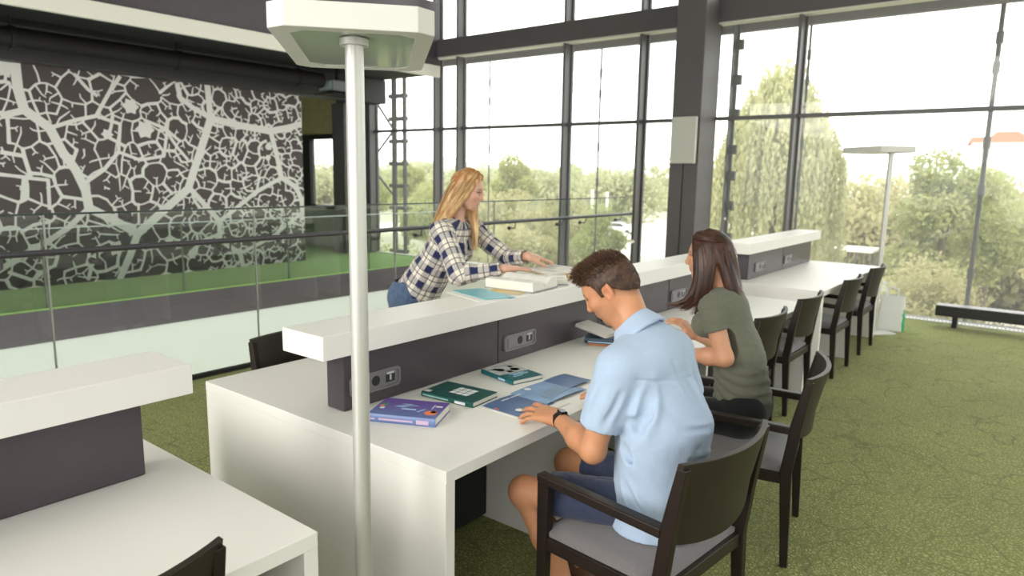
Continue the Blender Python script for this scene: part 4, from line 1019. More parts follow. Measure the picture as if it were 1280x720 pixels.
band = [[hp(.055, .055, .088), hp(.02, .075, .088), hp(-.03, .078, .075), hp(-.08, .055, .055), hp(-.115, .0, .045)], [hp(.050, .050, .098), hp(.015, .070, .098), hp(-.035, .072, .085), hp(-.085, .05, .064), hp(-.118, .0, .055)]]
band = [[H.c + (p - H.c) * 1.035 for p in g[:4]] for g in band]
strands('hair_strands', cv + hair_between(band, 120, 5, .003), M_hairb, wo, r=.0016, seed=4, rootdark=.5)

# ================================================================== the woman in the plaid shirt
wp = figure('person', (-3.25, 3.10, 0), 'blonde long-haired woman in navy and cream plaid shirt leaning over books on the raised shelf')
H = Head((-2.875, 3.20, 1.605), math.radians(24), .30, roll=.03, size=.232)
F = Field((-3.55, 2.75, 0), (-2.28, 3.72, 1.80), .0045)
H.build(F, True)
nb = V3(-2.945, 3.17, 1.42)
F.cap(nb, H.p(-.03, 0, -.06), .050, .047, .025)
RS, RE, RW = V3(-2.905, 3.01, 1.355), V3(-2.700, 2.945, 1.125), V3(-2.490, 3.095, 1.166)
LS, LE, LW = V3(-2.955, 3.345, 1.345), V3(-2.735, 3.43, 1.180), V3(-2.525, 3.375, 1.212)
F.cap(RS, LS, .05, .05, .04); F.cap((-2.97, 3.17, 1.33), (-3.19, 3.12, 1.02), .10, .095, .05); F.cap((-3.24, 3.02, .92), (-3.30, 3.20, .92), .10, .10, .05)
for a, b, c in ((RS, RE, RW), (LS, LE, LW)):
    F.cap(a, b, .046, .040, .03); F.cap(b, c, .040, .025, .02)
hand(F, RW, (.42, .88, -.05), (0, 0, 1), 1, curls=[(.06, .12, .1), (.03, .1, .1), (.05, .12, .1), (.1, .15, .1)], size=.93, spread=.15, thumb=.5)
hand(F, LW, (.30, .93, -.20), (.25, 0, 1), -1, curls=[(.0, .2, .15), (.1, .3, .2), (.2, .35, .2), (.3, .35, .2)], size=.93, spread=.16, thumb=.7)
for hip, kn_, an in ((V3(-3.24, 3.03, .90), V3(-3.26, 3.03, .50), V3(-3.30, 3.04, .09)), (V3(-3.30, 3.19, .90), V3(-3.30, 3.20, .50), V3(-3.34, 3.21, .09))):
    F.cap(hip, kn_, .08, .055, .03); F.cap(kn_, an, .052, .034, .03); F.cap(an + [0, 0, -.05], an + [.14, .04, -.06], .034, .028, .02)
F.build('body', M_skin, wp, skin_tint(H, (.62, .36, .26), (.58, .24, .22), (.075, .04, .022))); H.eyes(wp)
# plaid shirt
F = Field((-3.52, 2.80, .68), (-2.44, 3.58, 1.52), .0048)
fb = (.91, .41, -.3)
TA, TB = V3(-3.265, 3.105, .87), V3(-2.965, 3.17, 1.34)
F.cap(TA, TA * .55 + TB * .45, .178, .148, .03, flat=(fb, .86)); F.cap(TA * .55 + TB * .45, TA * .1 + TB * .9, .145, .152, .05, flat=(fb, .74))
F.cap(RS, LS, .062, .062, .06); F.cap(V3(-2.94, 3.11, 1.385), V3(-2.955, 3.24, 1.385), .05, .05, .04)
lv = V3(-.41, .91, 0)
for q in (-1, 1): F.ell(V3(-2.925, 3.19, 1.22) + lv * q * .06, (.07, .07, .075), None, .05)
RC, LC_ = RE * .08 + RW * .92, LE * .10 + LW * .90
for a, b, c in ((RS, RE, RC), (LS, LE, LC_)):
    F.cap(a, b, .063, .062, .05); F.cap(b, c, .060, .043, .03); F.cap(c + unit(b - c) * .035, c, .043, .043, .006)
F.cap(nb, H.p(-.03, 0, -.06), .058, .055, .004, 's')
fa2, fb2 = folds(61, .006, (1, 1, .8), 9, .006), folds(63, .0025, (1, 1, 1), 22, .003); F.wrinkle(lambda P: fa2(P) + fb2(P))
for a, b, c in ((RS, RE, RC), (LS, LE, LC_)):
    F.cap(c - unit(b - c) * .01, c - unit(b - c) * .06, .045, .045, 0, 's'); F.cap(c + unit(b - c) * .02, c - unit(b - c) * .05, .032, .032, .002, 's')
F.plane_cut((-3.25, 3.1, .80), (0, 0, -1))
segs = [(TA, TB, .14), (RS, RE, .06), (RE, RC, .05), (LS, LE, .06), (LE, LC_, .05)]
def plaid_uv(V):
    best = np.full(len(V), 9.); U = np.zeros((len(V), 2)); off = 0
    for i, (a, b, r_) in enumerate(segs):
        ax = unit(b - a); L_ = np.linalg.norm(b - a); t = (V - a) @ ax; tc_ = np.clip(t, -.15 if i == 0 else 0, L_ + (.1 if i == 0 else 0)); q = V - a - tc_[:, None] * ax; d = np.linalg.norm(q, axis=1) - r_
        e1 = unit(np.cross(ax, V3(.62, -.78, 0) if i == 0 else V3(0, 0, 1))); e2 = np.cross(ax, e1)
        if i == 0: e2 = unit(V3(.68, -.73, 0) - ax * (V3(.68, -.73, 0) @ ax)); e1 = np.cross(e2, ax)
        ang = np.arctan2(q @ e1, q @ e2); m_ = d < best; best[m_] = d[m_]; U[m_] = np.stack([ang * (r_ * 1.1) + .013 * i, t + off], 1)[m_]; off += L_ if i in (1, 3) else .031
    return U
def plaid_mat():
    m = bpy.data.materials.new('navy_cream_plaid'); m.use_nodes = True; nt = m.node_tree; N = nt.nodes.new; L = nt.links.new; b = nt.nodes['Principled BSDF']; b.inputs['Roughness'].default_value = .85; b.inputs['Specular IOR Level'].default_value = .2; b.inputs['Sheen Weight'].default_value = .15
    uv = N('ShaderNodeUVMap'); uv.uv_map = 'uv'; sx = N('ShaderNodeSeparateXYZ'); L(uv.outputs['UV'], sx.inputs[0])
    nz = N('ShaderNodeTexNoise'); nz.inputs['Scale'].default_value = 30
    def math_(op, a, b_=None):
        n = N('ShaderNodeMath'); n.operation = op
        for i, x in enumerate((a, b_)):
            if x is None: continue
            if hasattr(x, 'is_linked') or hasattr(x, 'links'): L(x, n.inputs[i])
            else: n.inputs[i].default_value = x
        return n.outputs[0]
    def band(c, ph, w): return math_('LESS_THAN', math_('FRACT', math_('ADD', math_('MULTIPLY', c, 1 / .112), ph)), w)
    def mixc(f, a, colr, mul=False):
        n = N('ShaderNodeMix'); n.data_type = 'RGBA'; n.blend_type = 'MULTIPLY' if mul else 'MIX'; L(f, n.inputs['Factor'])
        if hasattr(a, 'links'): L(a, n.inputs['A'])
        else: n.inputs['A'].default_value = (*a, 1)
        n.inputs['B'].default_value = (*colr, 1); return n.outputs['Result']
    U, W = sx.outputs['X'], sx.outputs['Y']
    A, B = band(U, 0, .40), band(W, .3, .40)
    c = mixc(A, (.74, .69, .60), (.60, .60, .66), True); c = mixc(B, c, (.60, .60, .66), True)
    c = mixc(math_('MULTIPLY', A, B), c, (.020, .026, .085))
    for co_, ph in ((U, .35), (W, .65), (U, .05), (W, .35)): c = mixc(math_('MULTIPLY', band(co_, ph, .065), .75), c, (.05, .05, .075))
    L(c, b.inputs['Base Color']); return m
M_plaid = plaid_mat(); F.build('shirt', M_plaid, wp, uv=plaid_uv)
F = Field(V3(-3.08, 3.04, 1.34), V3(-2.80, 3.32, 1.52), .004)       # collar
for q in (-1, 1):
    P_ = [nb + V3(-.055, 0, .035), nb + V3(-.04, 0, .03) + lv * q * .045, nb + V3(.005, 0, .012) + lv * q * .058, nb + V3(.05, .02, -.022) + lv * q * .04]
    F.chain(P_, [.009, .009, .010, .008], .008); F.chain([p + V3(.0, 0, -.016) + lv * q * .008 for p in P_[1:]], [.009, .011, .012], .012)
F.build('collar', M_plaid, wp, uv=lambda V: np.stack([V[:, 1] * .8 + V[:, 0] * .5, V[:, 2]], 1))
F = Field((-3.52, 2.86, .04), (-3.05, 3.36, 1.02), .006)             # jeans
F.cap((-3.235, 3.03, .91), (-3.30, 3.19, .91), .128, .128, .04); F.cap((-3.22, 3.10, .98), (-3.25, 3.10, .9), .14, .14, .04)
for hip, kn_, an in ((V3(-3.24, 3.03, .88), V3(-3.26, 3.03, .50), V3(-3.30, 3.04, .09)), (V3(-3.30, 3.19, .88), V3(-3.30, 3.20, .50), V3(-3.34, 3.21, .09))):
    F.cap(hip, kn_, .098, .066, .03); F.cap(kn_, an, .066, .055, .03)
F.wrinkle(folds(71, .004, (1, 1, 1), 14, .004)); F.plane_cut((0, 0, .07), (0, 0, -1)); F.plane_cut((-3.2, 3.1, 1.02), (.3, 0, 1))
F.build('jeans', cloth('blue_denim', (.085, .13, .22), .35, 40, .3, 600), wp)
for x, y in ((-3.31, 3.04), (-3.35, 3.21)): shoe('shoe', wp, (x, y, 0), (x + .18, y + .05, 0), mat('white_sneaker', (.6, .6, .58), .6))
hp = H.p
near = [[hp(.062, .0, .108), hp(.066, -.042, .088), hp(.048, -.078, .035), hp(.022, -.09, -.03), Z(hp(-.005, -.09, -.06), -.04, -.01), Z(hp(-.03, -.095, -.06), -.12, -.05, -.01), Z(hp(-.04, -.1, -.06), -.23, -.11, -.03), Z(hp(-.04, -.1, -.06), -.33, -.14, -.03)],
        [hp(.035, .0, .120), hp(.028, -.06, .095), hp(.005, -.09, .03), hp(-.02, -.096, -.04), Z(hp(-.04, -.095, -.06), -.05, -.02), Z(hp(-.05, -.1, -.06), -.14, -.07, -.02), Z(hp(-.05, -.1, -.06), -.26, -.14, -.03), Z(hp(-.05, -.1, -.06), -.37, -.17, -.03)],
        [hp(.0, .0, .125), hp(-.025, -.06, .10), hp(-.05, -.085, .03), hp(-.065, -.088, -.04), Z(hp(-.075, -.085, -.06), -.06, -.03), Z(hp(-.075, -.085, -.06), -.16, -.08, -.01), Z(hp(-.075, -.085, -.06), -.28, -.15, -.01), Z(hp(-.075, -.085, -.06), -.41, -.18)],
        [hp(-.03, .0, .120), hp(-.07, -.045, .085), hp(-.098, -.05, .02), hp(-.105, -.05, -.04), Z(hp(-.105, -.05, -.06), -.07, -.04), Z(hp(-.105, -.05, -.06), -.17, -.09), Z(hp(-.1, -.05, -.06), -.29, -.16), Z(hp(-.1, -.05, -.06), -.41, -.18)],
        [hp(-.04, .01, .115), hp(-.09, .02, .075), hp(-.116, .02, .01), hp(-.118, .02, -.04), Z(hp(-.115, .02, -.06), -.07, -.04), Z(hp(-.11, .02, -.06), -.17, -.08), Z(hp(-.11, .02, -.06), -.26, -.10)]]
far = [[hp(.062, .0, .108), hp(.066, .042, .088), hp(.05, .078, .035), hp(.045, .086, -.03), Z(hp(.04, .08, -.06), -.05), Z(hp(.035, .06, -.06), -.12, .02), Z(hp(.045, .03, -.06), -.20, .04), Z(hp(.04, .02, -.06), -.30, .04)],
       [hp(.035, .0, .120), hp(.028, .06, .095), hp(.01, .09, .03), hp(.005, .095, -.04), Z(hp(.01, .09, -.06), -.05), Z(hp(.02, .07, -.06), -.12, .02), Z(hp(.02, .05, -.06), -.22, .03), Z(hp(.02, .04, -.06), -.30, .03)],
       [hp(.0, .0, .125), hp(-.025, .06, .10), hp(-.04, .088, .03), hp(-.05, .09, -.04), Z(hp(-.02, .088, -.06), -.06), Z(hp(.0, .07, -.06), -.14, .02), Z(hp(.01, .055, -.06), -.24, .02)],
       [hp(-.03, .0, .120), hp(-.07, .045, .085), hp(-.1, .05, .02), hp(-.105, .05, -.04), Z(hp(-.10, .05, -.06), -.07, -.02), Z(hp(-.09, .06, -.06), -.16, -.05), Z(hp(-.09, .06, -.06), -.24, -.07)]]
M_blond = hair_mat('long_blonde_hair', (.34, .15, .05), (.95, .70, .36), .36)
F = Field(H.c + V3(-.46, -.3, -.54), H.c + V3(.25, .25, .2), .005)
F.ell(hp(-.014, 0, .036), np.array((.104, .081, .088)) * H.k, H.A, 0); F.plane_cut(hp(.05, 0, .045), H.f * .9 - H.u * .35)
for G_ in (near, far):
    for g in G_:
        g = resample(g, 12); F.chain(g, list(np.interp(np.arange(12), [0, 2, 7, 11], [.010, .015, .020, .006])), .018)
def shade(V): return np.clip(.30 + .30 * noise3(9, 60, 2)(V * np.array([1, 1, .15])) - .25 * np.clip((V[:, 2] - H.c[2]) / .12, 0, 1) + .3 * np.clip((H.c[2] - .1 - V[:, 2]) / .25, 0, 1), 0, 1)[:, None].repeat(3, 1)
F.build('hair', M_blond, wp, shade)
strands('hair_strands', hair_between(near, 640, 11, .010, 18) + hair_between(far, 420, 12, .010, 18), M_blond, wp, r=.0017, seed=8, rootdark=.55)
# ------------------------------------------------------------------ books and papers
M_pages = mat('book_pages', (.74, .72, .66), .8, noise=.05, nscale=200)
def flat(mb, pts, z, t=.0006):
    mb.hexa([(x, y, z) for x, y in pts], [(x, y, z + t) for x, y in pts]); return mb
def rect(x0, y0, x1, y1, sk=0): return [(x0, y0), (x1, y0), (x1 + sk, y1), (x0 + sk, y1)]
def book(label, loc, rz, L, D, T, cover, group='hardback books lying on the middle desk', prints=(), tilt=None, spine_mat=None):
    """spine along local x at y=0, pages open towards +y"""
    r = empty('book', loc, rz, label, 'book', group)
    if tilt: r.rotation_euler = (tilt[0], tilt[1], rz)
    c = .003
    m = MB(); m.box((0, 0, 0), (L, D, c)); m.box((0, 0, T - c), (L, D, T))
    prof = [(-.004, T * .12), (-.006, T * .5), (-.004, T * .88), (0, T), (.004, T), (.002, T * .5), (.004, 0), (0, 0)]
    m.prism(prof, 'x', 0, L); m.build('cover', cover, r, bevel=.0008)
    MB().box((.004, .003, c), (L - .004, D - .005, T - c)).build('page_block', M_pages, r)
    for nm, mtl, shapes in prints:
        m = MB()
        for sh in shapes:
            if sh[0] == 'top': flat(m, sh[1], T - .0001, .0004)
            elif sh[0] == 'spine': m.box((sh[1], -.0068, sh[2]), (sh[3], -.0050, sh[4]))
        m.build(nm, mtl, r, smooth=0)
    return r
def grad_mat(name, c1, c2, axis, lo, hi, rough=.3):
    m = bpy.data.materials.new(name); m.use_nodes = True; nt = m.node_tree; N = nt.nodes.new; L = nt.links.new; b = nt.nodes['Principled BSDF']; b.inputs['Roughness'].default_value = rough
    t = N('ShaderNodeTexCoord'); s = N('ShaderNodeSeparateXYZ'); mr = N('ShaderNodeMapRange'); mr.inputs['From Min'].default_value = lo; mr.inputs['From Max'].default_value = hi
    nz = N('ShaderNodeTexNoise'); nz.inputs['Scale'].default_value = 14; ad = N('ShaderNodeMath'); ad.operation = 'MULTIPLY_ADD'; ad.inputs[1].default_value = .08
    mx = N('ShaderNodeMix'); mx.data_type = 'RGBA'; mx.inputs['A'].default_value = (*c1, 1); mx.inputs['B'].default_value = (*c2, 1)
    L(t.outputs['Object'], s.inputs[0]); L(t.outputs['Object'], nz.inputs['Vector']); L(nz.outputs['Fac'], ad.inputs[0]); L(s.outputs[axis], ad.inputs[2]); L(ad.outputs[0], mr.inputs['Value']); L(mr.outputs[0], mx.inputs['Factor']); L(mx.outputs['Result'], b.inputs['Base Color']); return m
P_w = mat('print_white', (.72, .74, .76), .5); P_or = mat('print_orange', (.80, .22, .08), .5); P_ye = mat('print_yellow', (.85, .55, .10), .5); P_gr = mat('print_green', (.05, .25, .13), .5); P_pk = mat('print_pink', (.55, .40, .55), .5); P_dk = mat('print_dark', (.05, .03, .05), .5); P_lb = mat('print_light_blue', (.42, .62, .80), .5); P_br = mat('print_brown', (.10, .06, .05), .5)
circ_ = lambda x, y, r, n=16, a0=0, a1=6.2832: [(x + r * math.cos(a0 + (a1 - a0) * i / n), y + r * math.sin(a0 + (a1 - a0) * i / n)) for i in range(n + (a1 < 6))]
book('thick purple and blue textbook, nearest to the lamp pole', (-2.040, 1.700, .74), math.radians(26), .275, .19, .036,
     grad_mat('purple_blue_cover', (.13, .20, .42), (.12, .07, .30), 'Y', .03, .17), prints=[
     ('title_print', P_lb, [('top', rect(.07, .095, .105, .100, .02)), ('top', rect(.075, .105, .115, .110, .02)), ('top', rect(.10, .118, .15, .122, .02)), ('top', rect(.09, .13, .13, .134, .01)), ('top', rect(.11, .07, .17, .082)), ('top', rect(.18, .055, .186, .09, .02))]),
     ('art_print', P_or, [('top', circ_(.238, .055, .026)), ('top', rect(.012, .085, .03, .10))]), ('art_detail', P_ye, [('top', circ_(.246, .068, .013))]),
     ('green_patch', P_gr, [('top', rect(.012, .101, .032, .125, .008))]), ('label_print', P_w, [('top', rect(.022, .06, .04, .078)), ('top', rect(.235, .125, .262, .140)), ('top', rect(.225, .10, .229, .15))]),
     ('spine_title', P_pk, [('spine', .045, .012, .185, .020), ('spine', .2, .008, .25, .024), ('spine', .008, .012, .03, .018)])])
M_dgreen = mat('dark_green_cover', (.006, .075, .066), .3, noise=.15, nscale=20)
book('dark green hardback with white diamond of tiles on its cover', (-2.108, 2.058, .74), math.radians(5), .277, .180, .024, M_dgreen, prints=[
     ('tile_print', P_w, [('top', rect(.105 + i * .034, .055 + j * .030, .133 + i * .034, .080 + j * .030, .018 * 0 + .006)) for i in range(3) for j in range(3) if abs(i - 1) + abs(j - 1) < 3]),
     ('label_print', P_w, [('top', rect(.006, .006, .035, .03))]), ('spine_label', P_w, [('spine', .185, .006, .24, .017)]), ('spine_title', mat('print_pale_green', (.25, .45, .40), .5), [('spine', .01, .008, .15, .015)])])
book('teal book with a photo of people on its cover, closest to the socket', (-2.142, 2.498, .74), math.radians(-13), .245, .180, .022, mat('teal_cover', (.008, .12, .135), .3), prints=[
     ('photo_print', mat('print_grey_photo', (.48, .50, .49), .5, noise=.6, nscale=30), [('top', rect(.0, .0, .14, .178))]), ('figures_print', P_br, [('top', circ_(.07, .06, .022)), ('top', circ_(.095, .13, .024)), ('top', rect(.035, .03, .06, .06)), ('top', circ_(.045, .14, .016)), ('top', rect(.10, .07, .13, .10))]),
     ('title_print', P_lb, [('top', rect(.150, .05, .158, .14)), ('top', rect(.166, .06, .178, .15)), ('top', rect(.19, .04, .196, .10)), ('spine', .14, .006, .19, .015)])])
# open magazine under the man's hand
mg = empty('magazine', (-1.70, 2.11, .74), math.radians(90 - 2), 'open blue magazine lying under the hand of the man in the blue shirt', 'magazine')
def leaf(name, mtl, x0, x1, y0, y1, h, fold, parent, zb=0, n=10, t=.0012):
    m = MB(); vs = []
    for i in range(n + 1):
        a = i / n; x = x0 + (x1 - x0) * a; q = (1 - a) if fold == 1 else a
        z = zb + h * math.sin(math.pi * min(1, q * .9)) * (1 - .3 * q)
        vs += [(x, y0, z), (x, y1, z), (x, y0, z + t), (x, y1, z + t)]
    fs = [(0, 1, 3, 2), (4 * n, 4 * n + 2, 4 * n + 3, 4 * n + 1)]
    for i in range(n):
        k = 4 * i; fs += [(k, k + 4, k + 5, k + 1), (k + 2, k + 3, k + 7, k + 6), (k, k + 2, k + 6, k + 4), (k + 1, k + 5, k + 7, k + 3)]
    m.add(vs, fs); return m.build(name, mtl, parent, smooth=60)
M_blue1 = mat('magazine_deep_blue', (.055, .115, .26), .35, noise=.3, nscale=12); M_blue2 = mat('magazine_pale_blue', (.19, .32, .52), .35, noise=.6, nscale=9); M_paper = mat('white_paper', (.78, .77, .74), .7)
leaf('white_page', M_paper, 0, .30, -.13, .065, .002, 0, mg)
pg = leaf('left_page', M_blue1, .012, .245, -.085, .118, .006, 0, mg, .0025)
leaf('right_page', M_blue2, .205, .50, -.075, .13, .010, 1, mg, .0045)
leaf('loose_page', M_blue1, .44, .62, -.02, .135, .006, 0, mg, .008)
m = MB(); flat(m, circ_(.065, -.04, .018), .0085); flat(m, rect(.16, .085, .225, .092), .0095); flat(m, rect(.10, .085, .15, .092), .0092); m.build('page_print', P_w, mg, smooth=0)
m = MB(); flat(m, circ_(.025, .048, .012), .0042); m.build('red_mark', mat('print_red', (.65, .12, .08), .5), mg, smooth=0)
m = MB(); flat(m, circ_(.29, .10, .016), .0150); m.mi = 1
for k in range(7): flat(m, rect(.27 + k * .022, -.06 + .004 * k, .278 + k * .022, .02 + .004 * k), .0162)
m.build('page_picture', [P_w, mat('print_slate', (.28, .36, .45), .5)], mg, smooth=0)
# small stack beside the spine, half hidden by the man's chin
GS = 'small stack of books by the dark spine beyond the man'
book('orange covered book, bottom of the small stack beyond the man', (-2.06, 3.34, .74), math.radians(28), .2, .14, .014, mat('orange_cover', (.55, .20, .06), .4), GS)
book('dark navy book in the middle of the small stack beyond the man', (-2.075, 3.325, .7545), math.radians(24), .21, .15, .032, mat('navy_cover', (.012, .035, .07), .3), GS, prints=[('spine_title', P_lb, [('spine', .02, .006, .19, .012)])])
book('grey topped book tilted on top of the small stack beyond the man', (-2.17, 3.37, .826), math.radians(2), .21, .14, .022, mat('grey_cover', (.55, .53, .50), .5), GS, tilt=(0, .20))
# on the raised shelf, in front of the blonde woman
ZS = 1.0885
fo = empty('folder', (-2.49, 2.62, ZS), math.radians(-16), 'teal folder on white paper at the near end of the things on the raised shelf', 'folder')
flat(MB(), rect(.02, -.02, .335, .155, .012), 0, .0022).build('white_sheet', M_paper, fo, smooth=0)
flat(MB(), rect(.0, .03, .315, .20, .02), .0024, .004).build('cover', mat('teal_folder', (.13, .42, .48), .4, noise=.08, nscale=10), fo, bevel=.0008)
ys = empty('sheet', (-2.33, 2.74, ZS), math.radians(20), 'yellow sheet half under the thick open book on the raised shelf', 'paper', 'loose papers on the raised shelf')
flat(MB(), rect(0, .06, .20, .33), .0004, .0009).build('paper', mat('yellow_paper', (.75, .52, .12), .7), ys, smooth=0); flat(MB(), rect(.04, .0, .19, .07), .0014, .0009).build('cream_corner', mat('cream_paper', (.75, .62, .40), .7), ys, smooth=0)
def open_book(label, loc, rz, L, W, hl, hr, group, cov):
    """spine along local x; two fans of pages arch up on either side"""
    r = empty('open_book', loc, rz, label, 'book', group); m = MB(); n = 10
    for sgn, H_ in ((-1, hl), (1, hr)):
        top = []; bot = []
        for i in range(n + 1):
            a = i / n; top.append((sgn * a * W, .006 + H_ * (math.sin(min(1, a * 1.5) * math.pi / 2) * (1 - .25 * max(0, a - .55)) if a > 0 else .25))); bot.append((sgn * a * W * .97, .005))
        poly = top + bot[::-1]
        if sgn < 0: poly = poly[::-1]
        m2 = MB(); m2.prism(poly, 'x', 0, L); pf = m2.build('pages', M_pages, r, smooth=50)
        lines = MB()
        for k in range(9):
            i0 = 2 + k * .75; a = i0 / n; i_ = int(i0); z = top[i_][1] + (top[min(n, i_ + 1)][1] - top[i_][1]) * (i0 - i_); y = sgn * a * W
            lines.hexa([(L * .10, y, z), (L * .44, y, z), (L * .44, y + .004, z), (L * .10, y + .004, z)], [(L * .10, y, z + .0008), (L * .44, y, z + .0008), (L * .44, y + .004, z + .0008), (L * .10, y + .004, z + .0008)])
            lines.hexa([(L * .54, y, z), (L * .9, y, z), (L * .9, y + .004, z), (L * .54, y + .004, z)], [(L * .54, y, z + .0008), (L * .9, y, z + .0008), (L * .9, y + .004, z + .0008), (L * .54, y + .004, z + .0008)])
        lines.build('text_lines', mat('print_grey', (.48, .48, .47), .7), pf, smooth=0)
    MB().box((-.004, -W, 0), (L + .004, W, .004)).build('cover', cov, r); return r
GO = 'open books on the raised shelf'
open_book('thick open book with white pages under the right hand of the blonde woman', (-2.44, 2.985, ZS + .0025), math.radians(6), .30, .135, .052, .058, GO, mat('book_cloth_grey', (.35, .35, .36), .6))
open_book('second open book with white pages, just behind the thick one on the shelf', (-2.35, 3.175, ZS), math.radians(38), .20, .06, .034, .040, GO, mat('book_cloth_blue', (.30, .33, .42), .6))
GT = 'tan and white papers stacked under the left hand of the blonde woman'
book('tan book at the bottom of the far paper stack on the raised shelf', (-2.46, 3.36, ZS), math.radians(18), .22, .21, .018, mat('tan_cover', (.62, .42, .20), .5), GT)
book('yellow book in the middle of the far paper stack on the raised shelf', (-2.48, 3.38, ZS + .0185), math.radians(10), .22, .22, .016, mat('mustard_cover', (.72, .48, .14), .5), GT)
open_book('thin open book on top of the far paper stack, under the left hand', (-2.53, 3.47, ZS + .035), math.radians(-8), .27, .15, .012, .014, GT, mat('tan_cover', (.62, .42, .20), .5))
# ------------------------------------------------------------------ outside
M_ground = mat('pale_ground', (.34, .33, .25), .9, noise=.3, nscale=.05)
M_lot = mat('parking_gravel', (.62, .59, .52), .9, noise=.1, nscale=.2)
def leaf_mat(name, c, t):
    m = bpy.data.materials.new(name); m.use_nodes = True; nt = m.node_tree; N = nt.nodes.new; L = nt.links.new
    nt.nodes.clear(); o = N('ShaderNodeOutputMaterial'); d = N('ShaderNodeBsdfDiffuse'); tl = N('ShaderNodeBsdfTranslucent'); mx = N('ShaderNodeMixShader'); mx.inputs['Fac'].default_value = .45
    oi = N('ShaderNodeTexCoord'); n = N('ShaderNodeTexNoise'); n.inputs['Scale'].default_value = .9; n.inputs['Detail'].default_value = 3
    cm = N('ShaderNodeMix'); cm.data_type = 'RGBA'; cm.inputs['A'].default_value = (*c, 1); cm.inputs['B'].default_value = (*t, 1)
    L(oi.outputs['Object'], n.inputs['Vector']); L(n.outputs['Fac'], cm.inputs['Factor'])
    L(cm.outputs['Result'], d.inputs['Color']); L(cm.outputs['Result'], tl.inputs['Color'])
    L(d.outputs[0], mx.inputs[1]); L(tl.outputs[0], mx.inputs[2]); L(mx.outputs[0], o.inputs['Surface'])
    return m
M_leafA = leaf_mat('leaves_green', (.27, .30, .13), (.46, .47, .22)); M_leafB = leaf_mat('leaves_olive', (.33, .31, .16), (.52, .48, .28)); M_leafW = leaf_mat('leaves_willow', (.38, .39, .21), (.58, .56, .35)); M_leafD = leaf_mat('leaves_far', (.34, .37, .22), (.5, .5, .32))
M_bark = mat('bark', (.12, .095, .07), .9, noise=.3, nscale=5)
GZ = -5.2
struct(MB().box((-700, 11, GZ - .3), (400, 900, GZ)).build('ground_outside', M_ground, smooth=0))
struct(MB().box((-75, 55, GZ), (-20, 105, GZ + .03)).build('ground_lot', M_lot, smooth=0))
struct(MB().box((-13, 30, GZ), (0, 75, GZ + .03)).build('ground_path', M_lot, smooth=0))
# low far hills
rng = np.random.default_rng(4)
m = MB(); n = 80; vs = []
for i in range(n + 1):
    x = -700 + i * 14; h = 12 + 6 * math.sin(i * .21) + 4 * math.sin(i * .53 + 1) + 2 * math.sin(i * 1.7)
    vs += [(x, 480, GZ), (x, 560, GZ + h + 5), (x, 640, GZ)]
fs = []
for i in range(n): fs += [(3 * i, 3 * i + 3, 3 * i + 4, 3 * i + 1), (3 * i + 1, 3 * i + 4, 3 * i + 5, 3 * i + 2)]
m.add(vs, fs); struct(m.build('hills', mat('hill_green', (.38, .42, .34), .95, noise=.25, nscale=.06)))

def leaf_mesh(name, pts, size, mtl, seed, droop=0):
    rg = np.random.default_rng(seed); k = len(pts)
    a = rg.normal(size=(k, 3)); a /= np.linalg.norm(a, axis=1)[:, None]
    if droop: a = a * (1 - droop) + np.array([0, 0, -1.0]) * droop; a /= np.linalg.norm(a, axis=1)[:, None]
    b = np.cross(a, rg.normal(size=(k, 3))); b /= np.linalg.norm(b, axis=1)[:, None]
    s = size * rg.uniform(.6, 1.3, size=(k, 1))
    V = np.stack([pts - a * s, pts + b * s * .5, pts + a * s, pts - b * s * .5], 1).reshape(-1, 3)
    me = bpy.data.meshes.new(name); me.vertices.add(4 * k); me.vertices.foreach_set('co', V.ravel())
    me.loops.add(4 * k); me.loops.foreach_set('vertex_index', np.arange(4 * k)); me.polygons.add(k)
    me.polygons.foreach_set('loop_start', np.arange(k) * 4); me.polygons.foreach_set('loop_total', np.full(k, 4)); me.update(); me.validate()
    me.materials.append(mtl); return me
def crown_points(seed, k, R, H, base, lumps=14):
    rg = np.random.default_rng(seed)
    c = rg.normal(size=(lumps, 3)); c /= np.linalg.norm(c, axis=1)[:, None]; c *= rg.uniform(.35, .8, size=(lumps, 1))
    c[:, :2] *= R; c[:, 2] = base + H / 2 + c[:, 2] * H / 2
    rr = R * rg.uniform(.32, .5, size=lumps)
    i = rg.integers(0, lumps, k); d = rg.normal(size=(k, 3)); d /= np.linalg.norm(d, axis=1)[:, None]
    return c[i] + d * rr[i][:, None] * rg.uniform(.55, 1.08, size=(k, 1)) * np.array([1, 1, .9])
TV = []
for s_, (R, H, base, mtl, k, sz) in enumerate(((2.6, 5.6, 1.2, M_leafA, 12000, .115), (3.2, 5.2, 1.0, M_leafB, 13000, .12), (2.2, 6.6, 1.5, M_leafA, 11000, .11), (2.9, 4.6, .6, M_leafB, 12000, .105))):
    root = empty('tree', (0, 0, -50)); me = leaf_mesh('foliage', crown_points(s_, k, R, H, base), sz, mtl, s_)
    ob = bpy.data.objects.new('foliage', me); COL.objects.link(ob); ob.parent = root
    t = MB(); t.tube([(0, 0, 0), (.05, .03, base + .5), (0, .05, base + H * .6)], [.18, .14, .05], 8)
    for q in range(4):
        an = q * 1.7; t.tube([(0, 0, base + .3 + q * .3), (math.cos(an) * R * .5, math.sin(an) * R * .5, base + H * .5 + q * .2)], [.08, .03], 6)
    t.build('trunk', M_bark, root); TV.append(root)
used = set()
def tree(v, x, y, sc, label, group=None, zs=1.0):
    o = TV[v] if v not in used else copy_tree(TV[v]); used.add(v)
    o.location = (x, y, GZ); o.scale = (sc, sc, sc * zs); o.rotation_euler = (0, 0, (x * 7.3 + y * 3.1) % 6.28); tag(o, label, 'tree', group); return o
GA, GB = 'bushy trees outside the right window', 'trees beyond the left windows'
